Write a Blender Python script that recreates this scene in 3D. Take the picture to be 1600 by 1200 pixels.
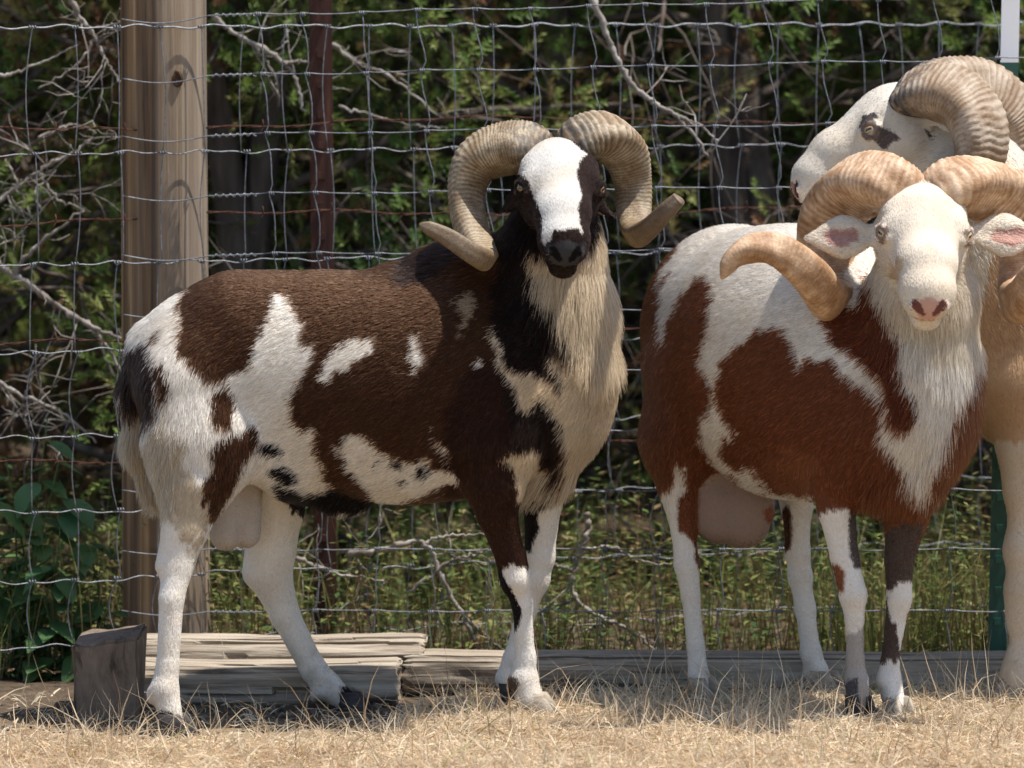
import bpy, bmesh, math, random
import numpy as np
from mathutils import Vector, Matrix

# ------------------------------------------------------------------ camera, sky, sun, exposure
for o in list(bpy.data.objects):
    bpy.data.objects.remove(o, do_unlink=True)
SC = bpy.context.scene
COL = SC.collection
CAMP = np.array([0.0, -9.0, 1.2])
FPX = 8602.0                       # focal length in photo pixels (1600 wide)
PITCH = math.atan(632.0 / FPX)
cam_d = bpy.data.cameras.new('camera')
cam = bpy.data.objects.new('camera', cam_d)
COL.objects.link(cam)
cam.location = CAMP
cam.rotation_euler = (math.radians(90) - PITCH, 0, 0)
cam_d.sensor_width = 36.0
cam_d.lens = FPX / 1600.0 * 36.0
cam_d.clip_start = 0.1
cam_d.clip_end = 2000.0
cam_d.dof.use_dof = True
cam_d.dof.focus_distance = 8.95
cam_d.dof.aperture_fstop = 4.8
SC.camera = cam

SUN_DIR = Vector((0.34, -0.07, 0.94)).normalized()      # towards the sun: high, from the right
world = bpy.data.worlds.new('World')
SC.world = world
world.use_nodes = True
wn = world.node_tree.nodes
sky = wn.new('ShaderNodeTexSky')
sky.sky_type = 'NISHITA'
sky.sun_disc = False
sky.sun_elevation = math.asin(SUN_DIR.z)
sky.sun_rotation = math.atan2(SUN_DIR.x, SUN_DIR.y)
wn['Background'].inputs['Strength'].default_value = 0.13
world.node_tree.links.new(sky.outputs['Color'], wn['Background'].inputs['Color'])
sun_d = bpy.data.lights.new('sun', 'SUN')
sun_d.energy = 5.0
sun_d.angle = math.radians(0.55)
sun_d.color = (1.0, 0.95, 0.87)
sun = bpy.data.objects.new('sun', sun_d)
COL.objects.link(sun)
sun.rotation_euler = SUN_DIR.to_track_quat('Z', 'Y').to_euler()
SC.view_settings.view_transform = 'Standard'
SC.view_settings.look = 'None'
SC.view_settings.exposure = 0.60
SC.view_settings.gamma = 1.0
SC.render.engine = 'CYCLES'
SC.cycles.use_denoising = True
SC.cycles.max_bounces = 8
SC.cycles.transparent_max_bounces = 4
SC.cycles_curves.shape = 'RIBBONS'

# ------------------------------------------------------------------ helpers
_cp, _sp = math.cos(PITCH), math.sin(PITCH)
FWD = np.array([0, _cp, -_sp]); UPV = np.array([0, _sp, _cp])
def W(px, py, Y):
    """a world point at depth Y on the line of sight of a photo pixel"""
    d = FWD + (px - 800.0) / FPX * np.array([1.0, 0, 0]) + (600.0 - py) / FPX * UPV
    return CAMP + d * ((Y - CAMP[1]) / d[1])
def R_(rpx, Y):
    return rpx / FPX * (Y - CAMP[1])
def to_px(P):
    v = P - CAMP
    d = v @ FWD
    return 800.0 + FPX * v[:, 0] / d, 600.0 - FPX * (v @ UPV) / d

def hash3(ix, iy, iz, seed):
    h = (ix.astype(np.int64) * 374761393 + iy.astype(np.int64) * 668265263 + iz.astype(np.int64) * 1440662683 + seed * 974634777) & 0xffffffff
    h = ((h ^ (h >> 13)) * 1274126177) & 0xffffffff
    h = ((h ^ (h >> 16)) * 2246822519) & 0xffffffff
    return ((h ^ (h >> 15)) & 0xffff) / 65535.0
def vnoise(P, freq, seed=0):
    q = np.asarray(P, dtype=np.float64) * freq
    i = np.floor(q); f = q - i
    f = f * f * (3 - 2 * f)
    ix, iy, iz = i[:, 0], i[:, 1], i[:, 2]
    out = 0
    for dx in (0, 1):
        wx = f[:, 0] if dx else 1 - f[:, 0]
        for dy in (0, 1):
            wy = f[:, 1] if dy else 1 - f[:, 1]
            for dz in (0, 1):
                wz = f[:, 2] if dz else 1 - f[:, 2]
                out = out + wx * wy * wz * hash3(ix + dx, iy + dy, iz + dz, seed)
    return out
def norm(v):
    v = np.asarray(v, dtype=np.float64)
    return v / np.maximum(np.linalg.norm(v, axis=-1, keepdims=True), 1e-12)
def spline(pts, n):
    """Catmull-Rom through rows of any width, n samples"""
    P = np.asarray(pts, dtype=np.float64)
    P = np.vstack([2 * P[0] - P[1], P, 2 * P[-1] - P[-2]])
    m = len(P) - 3
    t = np.linspace(0, m - 1e-9, n)
    k = t.astype(int); u = (t - k)[:, None]
    a, b, c, d = P[k], P[k + 1], P[k + 2], P[k + 3]
    return 0.5 * (2 * b + (c - a) * u + (2 * a - 5 * b + 4 * c - d) * u ** 2 + (3 * b - a - 3 * c + d) * u ** 3)

class MB:
    """collects verts, faces and point attributes; build() links ONE mesh object"""
    def __init__(s):
        s.v = []; s.f = []; s.n = 0; s.att = {}
    def add(s, v, f, **att):
        v = np.asarray(v, dtype=np.float64)
        for k in att:
            s.att.setdefault(k, [])
            s.att[k].append(np.broadcast_to(np.asarray(att[k], dtype=np.float32), (len(v),)))
        s.v.append(v)
        s.f.extend([tuple(int(i) + s.n for i in q) for q in f])
        s.n += len(v)
    def tube(s, pts, rad, sides=6, cap=True, **att):
        v, f = tube(pts, rad, sides, cap)
        s.add(v, f, **att)
    def box(s, lo, hi, **att):
        x0, y0, z0 = lo; x1, y1, z1 = hi
        v = [(x0,y0,z0),(x1,y0,z0),(x1,y1,z0),(x0,y1,z0),(x0,y0,z1),(x1,y0,z1),(x1,y1,z1),(x0,y1,z1)]
        s.add(v, [(0,3,2,1),(4,5,6,7),(0,1,5,4),(1,2,6,5),(2,3,7,6),(3,0,4,7)], **att)
    def build(s, name, mat, parent=None, smooth=True):
        me = bpy.data.meshes.new(name)
        v = np.vstack(s.v) if s.v else np.zeros((0, 3))
        me.from_pydata(v.tolist(), [], s.f)
        for k, a in s.att.items():
            at = me.attributes.new(k, 'FLOAT', 'POINT')
            at.data.foreach_set('value', np.concatenate(a).astype(np.float32))
        return link(name, me, mat, parent, smooth)
def link(name, me, mat, parent=None, smooth=True):
    if mat is not None and not me.materials:
        me.materials.append(mat)
    if smooth:
        me.polygons.foreach_set('use_smooth', np.ones(len(me.polygons), dtype=bool))
    o = bpy.data.objects.new(name, me)
    COL.objects.link(o)
    if parent is not None:
        o.parent = parent
        o.matrix_parent_inverse = Matrix.Translation(-Vector(parent.location))
    return o
def frames(pts):
    P = np.asarray(pts, dtype=np.float64)
    T = norm(np.gradient(P, axis=0))
    n = np.cross(T[0], [0, 0, 1.0])
    if np.linalg.norm(n) < 1e-3: n = np.cross(T[0], [1.0, 0, 0])
    n = norm(n); N = [n]
    for i in range(1, len(P)):
        n = n - T[i] * (n @ T[i]); n = norm(n); N.append(n)
    N = np.array(N)
    return P, T, N, np.cross(T, N)
def tube(pts, rad, sides=6, cap=True):
    P, T, N, B = frames(pts)
    rad = np.broadcast_to(np.asarray(rad, dtype=np.float64), (len(P),))
    a = np.linspace(0, 2 * math.pi, sides, endpoint=False)
    v = P[:, None] + rad[:, None, None] * (np.cos(a)[None, :, None] * N[:, None] + np.sin(a)[None, :, None] * B[:, None])
    m = len(P)
    f = [(i*sides+j, i*sides+(j+1) % sides, (i+1)*sides+(j+1) % sides, (i+1)*sides+j) for i in range(m-1) for j in range(sides)]
    v = v.reshape(-1, 3)
    if cap:
        f.append(tuple(range(sides))[::-1]); f.append(tuple(range((m-1)*sides, m*sides)))
    return v, f
def empty(name, loc):
    o = bpy.data.objects.new(name, None)
    o.location = Vector([float(c) for c in loc]); o.empty_display_size = 0.05
    COL.objects.link(o)
    return o
def tag(o, label=None, cat=None, group=None, kind=None):
    if label: o['label'] = label
    if cat: o['category'] = cat
    if group: o['group'] = group
    if kind: o['kind'] = kind
    return o

# ---- materials
class NT:
    def __init__(s, name, rough=0.7, spec=0.3):
        s.m = bpy.data.materials.new(name); s.m.use_nodes = True
        s.t = s.m.node_tree; s.b = s.t.nodes['Principled BSDF']
        s.b.inputs['Roughness'].default_value = rough
        s.b.inputs['Specular IOR Level'].default_value = spec
    def node(s, kind, **kw):
        n = s.t.nodes.new(kind)
        for k, v in kw.items():
            if k in n.inputs: s.put(n.inputs[k], v)
            else: setattr(n, k, v)
        return n
    def put(s, sock, v):
        if isinstance(v, bpy.types.NodeSocket): s.t.links.new(v, sock)
        else: sock.default_value = v
    def obj(s): return s.node('ShaderNodeTexCoord').outputs['Object']
    def attr(s, name, out='Fac'): return s.node('ShaderNodeAttribute', attribute_name=name).outputs[out]
    def mapping(s, vec, scale): return s.node('ShaderNodeMapping', Vector=vec, Scale=scale).outputs[0]
    def noise(s, vec, scale, detail=4, rough=0.55, dist=0.0):
        return s.node('ShaderNodeTexNoise', Vector=vec, Scale=scale, Detail=detail, Roughness=rough, Distortion=dist).outputs['Fac']
    def ramp(s, fac, stops):
        n = s.node('ShaderNodeValToRGB'); e = n.color_ramp.elements
        while len(e) < len(stops): e.new(0.5)
        for el, (p, c) in zip(e, stops):
            el.position = p; el.color = (*c, 1) if len(c) == 3 else c
        s.put(n.inputs[0], fac); return n.outputs[0]
    def mix(s, fac, a, b, mode='MIX'):
        n = s.node('ShaderNodeMix', data_type='RGBA', blend_type=mode)
        s.put(n.inputs[0], fac)
        for sock, v in ((n.inputs[6], a), (n.inputs[7], b)):
            s.put(sock, (*v, 1) if isinstance(v, tuple) and len(v) == 3 else v)
        return n.outputs[2]
    def math(s, op, a, b=0.0, clamp=False):
        n = s.node('ShaderNodeMath', operation=op, use_clamp=clamp)
        s.put(n.inputs[0], a); s.put(n.inputs[1], b); return n.outputs[0]
    def color(s, c): s.put(s.b.inputs['Base Color'], (*c, 1) if isinstance(c, tuple) and len(c) == 3 else c)
    def bump(s, h, strength=0.4, dist=0.004):
        n = s.node('ShaderNodeBump', Height=h, Strength=strength, Distance=dist)
        s.t.links.new(n.outputs[0], s.b.inputs['Normal'])
    def translucent(s, col, amount):
        tr = s.node('ShaderNodeBsdfTranslucent'); s.put(tr.inputs['Color'], col)
        mx = s.node('ShaderNodeMixShader'); mx.inputs[0].default_value = amount
        s.t.links.new(s.b.outputs[0], mx.inputs[1]); s.t.links.new(tr.outputs[0], mx.inputs[2])
        s.t.links.new(mx.outputs[0], s.t.nodes['Material Output'].inputs['Surface'])

# ================================================================== THE SETTING
def smooth01(t):
    t = np.clip(t, 0, 1); return t * t * (3 - 2 * t)
def ground_z(x, y):
    """the trodden strip by the timbers lies a little lower on the left"""
    x = np.asarray(x, dtype=np.float64); y = np.asarray(y, dtype=np.float64)
    P = np.stack([x, y, 0 * x], axis=-1).reshape(-1, 3)
    near = (np.abs(x) < 4) & (np.abs(y) < 4)
    bump = (vnoise(P, 5.0, 3).reshape(x.shape) - 0.5) * 0.012 + (vnoise(P, 17.0, 4).reshape(x.shape) - 0.5) * 0.006
    return -0.016 * smooth01((0.05 - x) / 0.35) + np.where(near, bump, 0.0)

# ground: one sheet out to the horizon, fine near the animals
xs = np.concatenate([[-900, -200, -60, -20, -8], np.linspace(-4, 4, 200), [8, 20, 60, 200, 900]])
ys = np.concatenate([[-60, -25, -12, -6], np.linspace(-3, 3.4, 170), [5, 8, 14, 30, 80, 250, 900]])
gx, gy = np.meshgrid(xs, ys, indexing='ij')
gz = ground_z(gx, gy)
V = np.stack([gx, gy, gz], -1).reshape(-1, 3)
nx_, ny_ = len(xs), len(ys)
F = [(i*ny_+j, (i+1)*ny_+j, (i+1)*ny_+j+1, i*ny_+j+1) for i in range(nx_-1) for j in range(ny_-1)]
m = NT('soil', 0.95, 0.1)
co = m.obj()
n1 = m.noise(co, 3.0, 6); n2 = m.noise(co, 60.0, 5, 0.7)
soil = m.ramp(n2, [(0.25, (0.045, 0.033, 0.024)), (0.55, (0.11, 0.08, 0.055)), (0.8, (0.22, 0.17, 0.12))])
litter = m.ramp(n2, [(0.25, (0.20, 0.14, 0.08)), (0.5, (0.42, 0.32, 0.19)), (0.8, (0.58, 0.46, 0.29))])
sep = m.node('ShaderNodeSeparateXYZ', Vector=co)
front = m.node('ShaderNodeMapRange', Value=m.math('ADD', sep.outputs[1], m.math('MULTIPLY', n1, 0.5)))
front.inputs[1].default_value = 0.35; front.inputs[2].default_value = -0.15
m.color(m.mix(m.math('MULTIPLY', front.outputs[0], 0.75), soil, litter))
m.bump(n2, 0.9, 0.012)
MAT_SOIL = m.m
me = bpy.data.meshes.new('ground'); me.from_pydata(V.tolist(), [], F)
ground = link('ground', me, MAT_SOIL); tag(ground, kind='structure')

# ---- wood
def wood_mat(name, stops, axis_scale, crack=0.35, rough=0.85, bump=0.6, side=None):
    m = NT(name, rough, 0.2)
    co = m.obj()
    g = m.noise(m.mapping(co, axis_scale), 1.0, 6, 0.65, 0.6)
    fine = m.noise(m.mapping(co, tuple(a * 5 for a in axis_scale)), 1.0, 4, 0.7)
    blot = m.noise(co, 9.0, 3)
    c = m.ramp(m.math('ADD', m.math('MULTIPLY', g, 0.7), m.math('MULTIPLY', fine, 0.3)), stops)
    c = m.mix(m.math('MULTIPLY', blot, 0.5), c, m.mix(1.0, c, (0.45, 0.42, 0.40), 'MULTIPLY'))
    if side is not None:
        c = side(m, co, c, g)
    ck = m.ramp(g, [(crack - 0.03, (0, 0, 0)), (crack + 0.03, (1, 1, 1))])
    c = m.mix(1.0, c, m.mix(0.55, ck, (1, 1, 1)), 'MULTIPLY')
    m.color(c)
    m.bump(m.math('ADD', g, m.math('MULTIPLY', fine, 0.5)), bump, 0.006)
    return m.m
MAT_TIMBER = wood_mat('weathered_timber', [(0.28, (0.08, 0.055, 0.04)), (0.48, (0.35, 0.29, 0.225)), (0.7, (0.60, 0.54, 0.45))], (2.6, 55, 55), 0.43)
MAT_BLOCK = wood_mat('dark_timber', [(0.3, (0.085, 0.062, 0.047)), (0.55, (0.21, 0.16, 0.12)), (0.75, (0.36, 0.295, 0.235))], (26, 26, 9), 0.40)
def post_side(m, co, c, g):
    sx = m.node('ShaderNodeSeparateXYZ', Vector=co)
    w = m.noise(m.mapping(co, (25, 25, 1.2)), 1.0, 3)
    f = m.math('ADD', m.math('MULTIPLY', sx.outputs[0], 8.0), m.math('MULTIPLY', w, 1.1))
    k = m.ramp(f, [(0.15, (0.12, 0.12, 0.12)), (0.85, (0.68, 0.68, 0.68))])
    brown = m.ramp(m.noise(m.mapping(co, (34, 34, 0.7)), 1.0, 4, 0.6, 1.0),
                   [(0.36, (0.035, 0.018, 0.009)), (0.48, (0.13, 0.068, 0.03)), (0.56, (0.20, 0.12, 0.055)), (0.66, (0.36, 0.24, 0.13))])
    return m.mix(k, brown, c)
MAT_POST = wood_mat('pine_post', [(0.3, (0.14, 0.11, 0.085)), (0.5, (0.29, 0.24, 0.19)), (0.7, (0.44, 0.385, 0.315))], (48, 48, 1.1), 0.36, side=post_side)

def timber(name, x0, x1, y0, y1, z0, z1, mat, seed, nseg=40, sag=0.004):
    """a rounded landscape timber, splintered ends, long checks"""
    rg = np.random.RandomState(seed)
    ns = 56
    a = np.linspace(0, 2 * math.pi, ns, endpoint=False)
    ex = 0.50
    cy_, sz_ = np.sign(np.cos(a)) * np.abs(np.cos(a)) ** ex, np.sign(np.sin(a)) * np.abs(np.sin(a)) ** ex
    X = np.linspace(x0, x1, nseg)
    hy, hz = (y1 - y0) / 2, (z1 - z0) / 2
    prof = (rg.rand(ns) - 0.5) * 0.035
    chk = [(rg.randint(ns), rg.rand() * 0.7, 0.3 + 0.5 * rg.rand(), 0.16 + 0.2 * rg.rand()) for _ in range(16)]       # checks run along the grain
    rows = []
    for i, x in enumerate(X):
        P0 = np.full((ns, 3), 0.0); P0[:, 0] = x * 6; P0[:, 1] = cy_ * 2; P0[:, 2] = sz_ * 2
        pr = prof.copy(); u_ = i / (nseg - 1)
        for (k, u0, ul, dp) in chk:
            if u0 < u_ < u0 + ul: pr[(k + int(2 * math.sin(x * 3 + k))) % ns] -= dp * math.sin(math.pi * (u_ - u0) / ul) ** 0.5
        r = 1 + pr + (vnoise(P0, 1.3, seed) - 0.5) * 0.16 + (vnoise(P0, 4.0, seed + 1) - 0.5) * 0.05
        if i in (0, nseg - 1): r = r * 0.93
        xx = x + ((rg.rand(ns) - 0.5) * 0.012 if i in (0, nseg - 1) else 0)
        rows.append(np.stack([np.full(ns, x) if i not in (0, nseg - 1) else xx, (y0 + y1) / 2 + hy * cy_ * r, (z0 + z1) / 2 + hz * sz_ * r - sag * math.sin(math.pi * i / (nseg - 1))], -1))
    v = np.vstack(rows)
    f = [(i*ns+j, (i+1)*ns+j, (i+1)*ns+(j+1) % ns, i*ns+(j+1) % ns) for i in range(nseg-1) for j in range(ns)]
    c0, c1 = rows[0].mean(0) + [0.006, 0, 0], rows[-1].mean(0) - [0.006, 0, 0]
    v = np.vstack([v, c0, c1]); n = nseg * ns
    f += [(n, j, (j+1) % ns) for j in range(ns)] + [(n+1, (nseg-1)*ns+(j+1) % ns, (nseg-1)*ns+j) for j in range(ns)]
    mb = MB(); mb.add(v, f)
    o = mb.build(name, mat, smooth=False)
    return o
xl = lambda px, Y: float(W(px, 600, Y)[0])
t = timber('landscape_timber', xl(208, .22), xl(624, .22), .18, .285, -0.018, 0.056, MAT_TIMBER, 11, 70)
tag(t, 'short grey timber lying lowest, its round end seen beside the longer timber', 'timber', 'grey timbers along the fence foot')
t = timber('landscape_timber', xl(206, .36), xl(662, .36), .290, .405, 0.004, 0.084, MAT_TIMBER, 12, 70)
tag(t, 'weathered timber raised behind the lowest one, against the wooden post', 'timber', 'grey timbers along the fence foot')
t = timber('landscape_timber', xl(632, .34), 1.75, .265, .395, -0.012, 0.058, MAT_TIMBER, 13, 130)
tag(t, 'long pale timber running under the fence behind the brown and white ram', 'timber', 'grey timbers along the fence foot')
def sq_block(name, x0, x1, y0, y1, z0, z1, mat, seed):
    bm = bmesh.new()
    bmesh.ops.create_cube(bm, size=1.0)
    bmesh.ops.bevel(bm, geom=bm.edges[:], offset=0.035, segments=2, affect='EDGES')
    bmesh.ops.subdivide_edges(bm, edges=bm.edges[:], cuts=6, use_grid_fill=True)
    P = np.array([v.co[:] for v in bm.verts])
    nz = vnoise(P, 3.1, seed) + 0.6 * vnoise(P * [1, 1, .3], 9.0, seed + 1) - 0.8
    for v, n in zip(bm.verts, nz):
        x, y, z = v.co
        v.co = ((x0+x1)/2 + x*(x1-x0)*(1 + 0.08*z) + n*0.008, (y0+y1)/2 + y*(y1-y0), (z0+z1)/2 + z*(z1-z0) + n*0.012 + x*0.012*(z > 0))
    me = bpy.data.meshes.new(name); bm.to_mesh(me); bm.free()
    return link(name, me, mat, smooth=False)
b = sq_block('timber_block', xl(112, 0), xl(213, 0), .0, .19, -0.02, 0.115, MAT_BLOCK, 5)
tag(b, 'dark squared timber block, end grain showing, at the end of the timbers', 'timber')

# ---- wooden corner post
POST_Y = 0.52
pc = W(258, 600, POST_Y)
ns, nseg = 40, 60
a = np.linspace(0, 2 * math.pi, ns, endpoint=False)
rows = []
for i, z in enumerate(np.linspace(-0.1, 1.75, nseg)):
    P0 = np.stack([np.cos(a) * 2, np.sin(a) * 2, np.full(ns, z * 1.5)], -1)
    r = 0.0765 + (vnoise(P0, 1.2, 21) - 0.5) * 0.006 - 0.0015 * z
    r = r - 0.0022 * np.exp(-((a - 4.60 - 0.05 * math.sin(z * 5)) / 0.05) ** 2)          # a long drying check
    rows.append(np.stack([r * np.cos(a), r * np.sin(a), np.full(ns, z)], -1))
v = np.vstack(rows)
f = [(i*ns+j, i*ns+(j+1) % ns, (i+1)*ns+(j+1) % ns, (i+1)*ns+j) for i in range(nseg-1) for j in range(ns)]
f.append(tuple(range((nseg-1)*ns, nseg*ns)))
wp = empty('wooden_post', (pc[0], pc[1], 0))
tag(wp, 'thick round wooden corner post behind the rump of the dark ram', 'post')
mb = MB(); mb.add(v, f)
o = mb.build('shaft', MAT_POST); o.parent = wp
# the knot in the wood
kp = W(277, 124, POST_Y - 0.0728)
mk = NT('knot_wood', 0.8); mk.color(mk.ramp(mk.noise(mk.obj(), 90, 4), [(0.3, (0.02, 0.012, 0.008)), (0.7, (0.13, 0.07, 0.035))]))
mb = MB()
aa = np.linspace(0, 2*math.pi, 16, endpoint=False)
kv = [[0, 0.002, 0]]
for r, d in ((0.004, 0.001), (0.0075, -0.003), (0.010, -0.001), (0.0115, 0.004)):
    for q in aa: kv.append([r*math.cos(q)*0.9, d, r*math.sin(q)*1.25 + (0.004 if math.sin(q) > 0.8 else 0)])
kf = [(0, 1+j, 1+(j+1) % 16) for j in range(16)] + [(1+k*16+j, 17+k*16+j, 17+k*16+(j+1) % 16, 1+k*16+(j+1) % 16) for k in range(3) for j in range(16)]
mb.add(np.array(kv) + (kp - np.array([pc[0], pc[1], 0])), kf)
o = mb.build('knot', mk.m); o.parent = wp

# ---- steel posts
def steel_post(name, px, Y, z1, mats, width, label, lean=0.0):
    """a T-post: flange in front, stem behind, studs along the face"""
    base = W(px, 600, Y); e = empty(name, (base[0], base[1], 0))
    def tprof(z0, z1, mat, nm):
        w = width / 2; pr = [(-w, 0), (w, 0), (w, .005), (.003, .006), (.003, .034), (-.003, .034), (-.003, .006), (-w, .005)]
        mb = MB(); v = []
        zz = np.linspace(z0, z1, 14)
        for z in zz: v += [(p[0] + lean * z, p[1], z) for p in pr]
        n = len(pr)
        f = [(i*n+j, i*n+(j+1) % n, (i+1)*n+(j+1) % n, (i+1)*n+j) for i in range(len(zz)-1) for j in range(n)] + [tuple(range(n))[::-1], tuple(range((len(zz)-1)*n, len(zz)*n))]
        mb.add(v, f); o = mb.build(nm, mat, smooth=False); o.parent = e
    tprof(-0.2, z1[0], mats[0], 'shaft')
    if len(z1) > 1: tprof(z1[0] + 0.0005, z1[1], mats[1], 'painted_tip')
    for z in np.arange(0.09, z1[-1], 0.054):
        if len(mats) > 1 and z > z1[0]: continue
        mb = MB(); mb.box((-0.006 + lean*z, -0.006, z), (0.006 + lean*z, 0.0005, z + 0.012))
        o = mb.build('stud', mats[0], smooth=False); o.parent = e
    return tag(e, label, 'post')
mr = NT('rusty_steel', 0.8, 0.3); co = mr.obj()
mr.color(mr.ramp(mr.noise(mr.mapping(co, (60, 60, 9)), 1.0, 5), [(0.3, (0.028, 0.012, 0.009)), (0.55, (0.068, 0.026, 0.017)), (0.75, (0.13, 0.055, 0.032))]))
mg = NT('green_paint', 0.45, 0.5); co = mg.obj()
mg.color(mg.mix(mg.ramp(mg.noise(co, 70, 4), [(0.62, (0, 0, 0)), (0.72, (1, 1, 1))]), (0.012, 0.075, 0.055), (0.05, 0.06, 0.04)))
mw = NT('white_paint', 0.5, 0.4); mw.color((0.78, 0.78, 0.80))
steel_post('steel_post', 508, 0.80, [1.7], [mr.m], 0.041, 'rusty brown steel fence post above the back of the dark ram', -0.006)
tip_z = float(W(1574, 98, 0.44)[2])
steel_post('steel_post', 1560, 0.44, [tip_z, tip_z + 0.13], [mg.m, mw.m], 0.031, 'green steel fence post with white tip beside the pale ram', 0.0145)

# ---- woven wire fences
mwire = NT('galvanised_wire', 0.55, 0.4); mwire.b.inputs['Metallic'].default_value = 0.45
co = mwire.obj(); mwire.color(mwire.ramp(mwire.noise(co, 120, 3), [(0.3, (0.10, 0.105, 0.115)), (0.7, (0.25, 0.26, 0.285))]))
mrust = NT('rusty_wire', 0.85, 0.2); co = mrust.obj(); mrust.color(mrust.ramp(mrust.noise(co, 150, 3), [(0.3, (0.03, 0.014, 0.010)), (0.7, (0.11, 0.045, 0.028))]))
FENCE_Y = 0.42
back_y = lambda px: 0.40 + 0.62 * (px - 190) / 1410.0           # the older fence runs away to the right
rg = np.random.RandomState(4)
fr = empty('woven_wire_fence', W(960, 1090, FENCE_Y))
tag(fr, 'silver square mesh wire fence tied to the wooden post, close behind the rams', 'fence', 'wire fences behind the rams')
rowy = [22, 116, 209, 303, 397, 488, 581, 674, 766, 859, 955, 1046]
def row_at(py, px): return py - (px - 450) * 0.026 * max(0.0, 1 - py / 640.0)
sx_top = [404, 473, 565, 653, 742, 830, 920, 1008, 1104, 1197, 1280, 1372, 1462, 1552, 1645, 1738, 1830]
def stay_x(px, py): return px + 36 * math.sin(math.pi * min(py, 900) / 900.0 * 0.62) * (1 if py < 640 else max(0.0, 1 - (py - 640) / 900.0))
for py in rowy:
    pts = []
    st = sorted([stay_x(s, py) for s in sx_top])
    xs_ = np.arange(190, 1880, 9)
    for px in xs_:
        s0 = min(st, key=lambda s: abs(px - s)); d = px - s0
        k = -1.8 * math.exp(-(d / 14.0) ** 2)                 # crimped where a stay crosses
        Yy = FENCE_Y - (0.02 * math.exp(-((px - 258) / 70.0) ** 2)) - 0.0
        if px < 345: Yy = FENCE_Y + 0.0
        pts.append(W(px, row_at(py, px) + k + 1.5 * math.sin(px * 0.021 + py) + (8 * math.sin((px - 190) / 135 * math.pi) if px < 325 else 0), Yy))
    mb = MB(); mb.tube(np.array(pts), 0.00118, 6)
    # the tie wrapped round the line wire next to the post
    tw = [W(330 + 70 * t, row_at(py, 330) + 1.5 * math.sin((330 + 70*t) * 0.021 + py) + 2.4 * math.sin(t * 40), FENCE_Y + 0.004 * math.cos(t * 40)) for t in np.linspace(0, 1, 46)]
    mb.tube(np.array(tw), 0.0012, 5)
    mb.build('line_wire', mwire.m, fr)
for s in sx_top:
    mb = MB(); pts = []
    ph = rg.rand() * 6
    for k in range(len(rowy) - 1):
        y0, y1 = rowy[k], rowy[k + 1]
        lean = 5 + rg.rand() * 4
        for t in np.linspace(0, 1, 7)[:-1]:
            py = y0 + (y1 - y0) * t
            px = stay_x(s, py) + lean * (t - 0.5) * 1.1 + 2.2 * math.sin(t * math.pi * 2 + ph)
            pts.append(W(px, row_at(py, px), FENCE_Y - 0.0032 + 0.001 * math.cos(t * 6.28)))
    mb.tube(np.array(pts), 0.00115, 6)
    for py in rowy:                                     # the knot that grips each crossing
        px = stay_x(s, py); c = W(px, row_at(py, px) + 1.5 * math.sin(px * 0.021 + py), FENCE_Y - 0.0015)
        q = np.linspace(0, 1, 30)
        hel = np.stack([c[0] + (q - 0.5) * 0.010 - 0.002, c[1] + 0.0027 * np.cos(q * 19), c[2] + 0.0027 * np.sin(q * 19)], -1)
        mb.tube(hel, 0.0013, 5)
    mb.build('stay_wire', mwire.m, fr)
# the older fence
br = empty('woven_wire_fence', W(700, 1060, 0.62))
tag(br, 'older field fence with tall openings, seen through the square mesh and beyond the post', 'fence', 'wire fences behind the rams')
rows2 = [42, 239, 411, 549, 681, 796, 903, 1002]
def row2(py, px): return -32 + (py + 32) * (9.0 + back_y(190)) / (9.0 + back_y(px))
stays2 = []
px = -150.0
while px < 1850:
    stays2.append(px); px += 66.0 * (9.4 / (9.0 + back_y(px)))
for i, py in enumerate(rows2):
    mb = MB()
    pts = [W(px, row2(py, px) + 2.2 * math.sin(px * 0.05 + i) + (1.6 * math.sin(px * 0.11 + 2*i)) + (i > 2) * 3 * math.sin(px * 0.013 + i), back_y(px)) for px in np.arange(-200, 1900, 8)]
    mb.tube(np.array(pts), 0.0012 if i else 0.0017, 6)
    mb.build('line_wire', mwire.m, br)
for j, s in enumerate(stays2):
    mb = MB()
    for k in range(len(rows2) - 1):
        o_ = 0 if k % 2 == 0 else 5.0
        y0, y1 = rows2[k], rows2[k + 1]
        bow = (rg.rand() - 0.5) * 18 + (7 if k > 2 else 0)
        d_ = (rg.rand() - 0.4) * 10
        pts = [W(s + o_ + d_ * t - bow * math.sin(math.pi * t), row2(y0 + (y1 - y0) * t, s), back_y(s) - 0.004) for t in np.linspace(0, 1, 9)]
        mb.tube(np.array(pts), 0.00105, 5)
        c = pts[0]; q = np.linspace(0, 1, 20)
        mb.tube(np.stack([c[0] + (q - 0.5) * 0.012, c[1] + 0.0026 * np.cos(q * 16), c[2] + 0.0026 * np.sin(q * 16)], -1), 0.0013, 4)
    mb.build('stay_wire', mwire.m, br)
for i, py in enumerate((196, 342, 537, 716)):
    mb = MB(); pts = np.array([W(px, row2(py, px) + 7 * math.sin(px * 0.0063 + i * 2) + 2.5 * math.sin(px * 0.031 + i), back_y(px) + 0.05) for px in np.arange(-200, 1900, 12)])
    T_ = np.linspace(0, 1, len(pts)) * 900
    mb.tube(pts + np.stack([0*T_, .0016*np.cos(T_), .0013*np.sin(T_)], -1), 0.0010, 5)
    mb.tube(pts - np.stack([0*T_, .0016*np.cos(T_), .0013*np.sin(T_)], -1), 0.0010, 5)
    for k in range(6, len(pts), 9):
        for sg in (-1, 1):
            d = np.array([0.006, 0.008 * sg, 0.012]); mb.tube(np.array([pts[k] - d, pts[k], pts[k] + d * [-.3, 1, 1]]), 0.001, 4)
    mb.build('barbed_wire', mrust.m, br)

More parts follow.
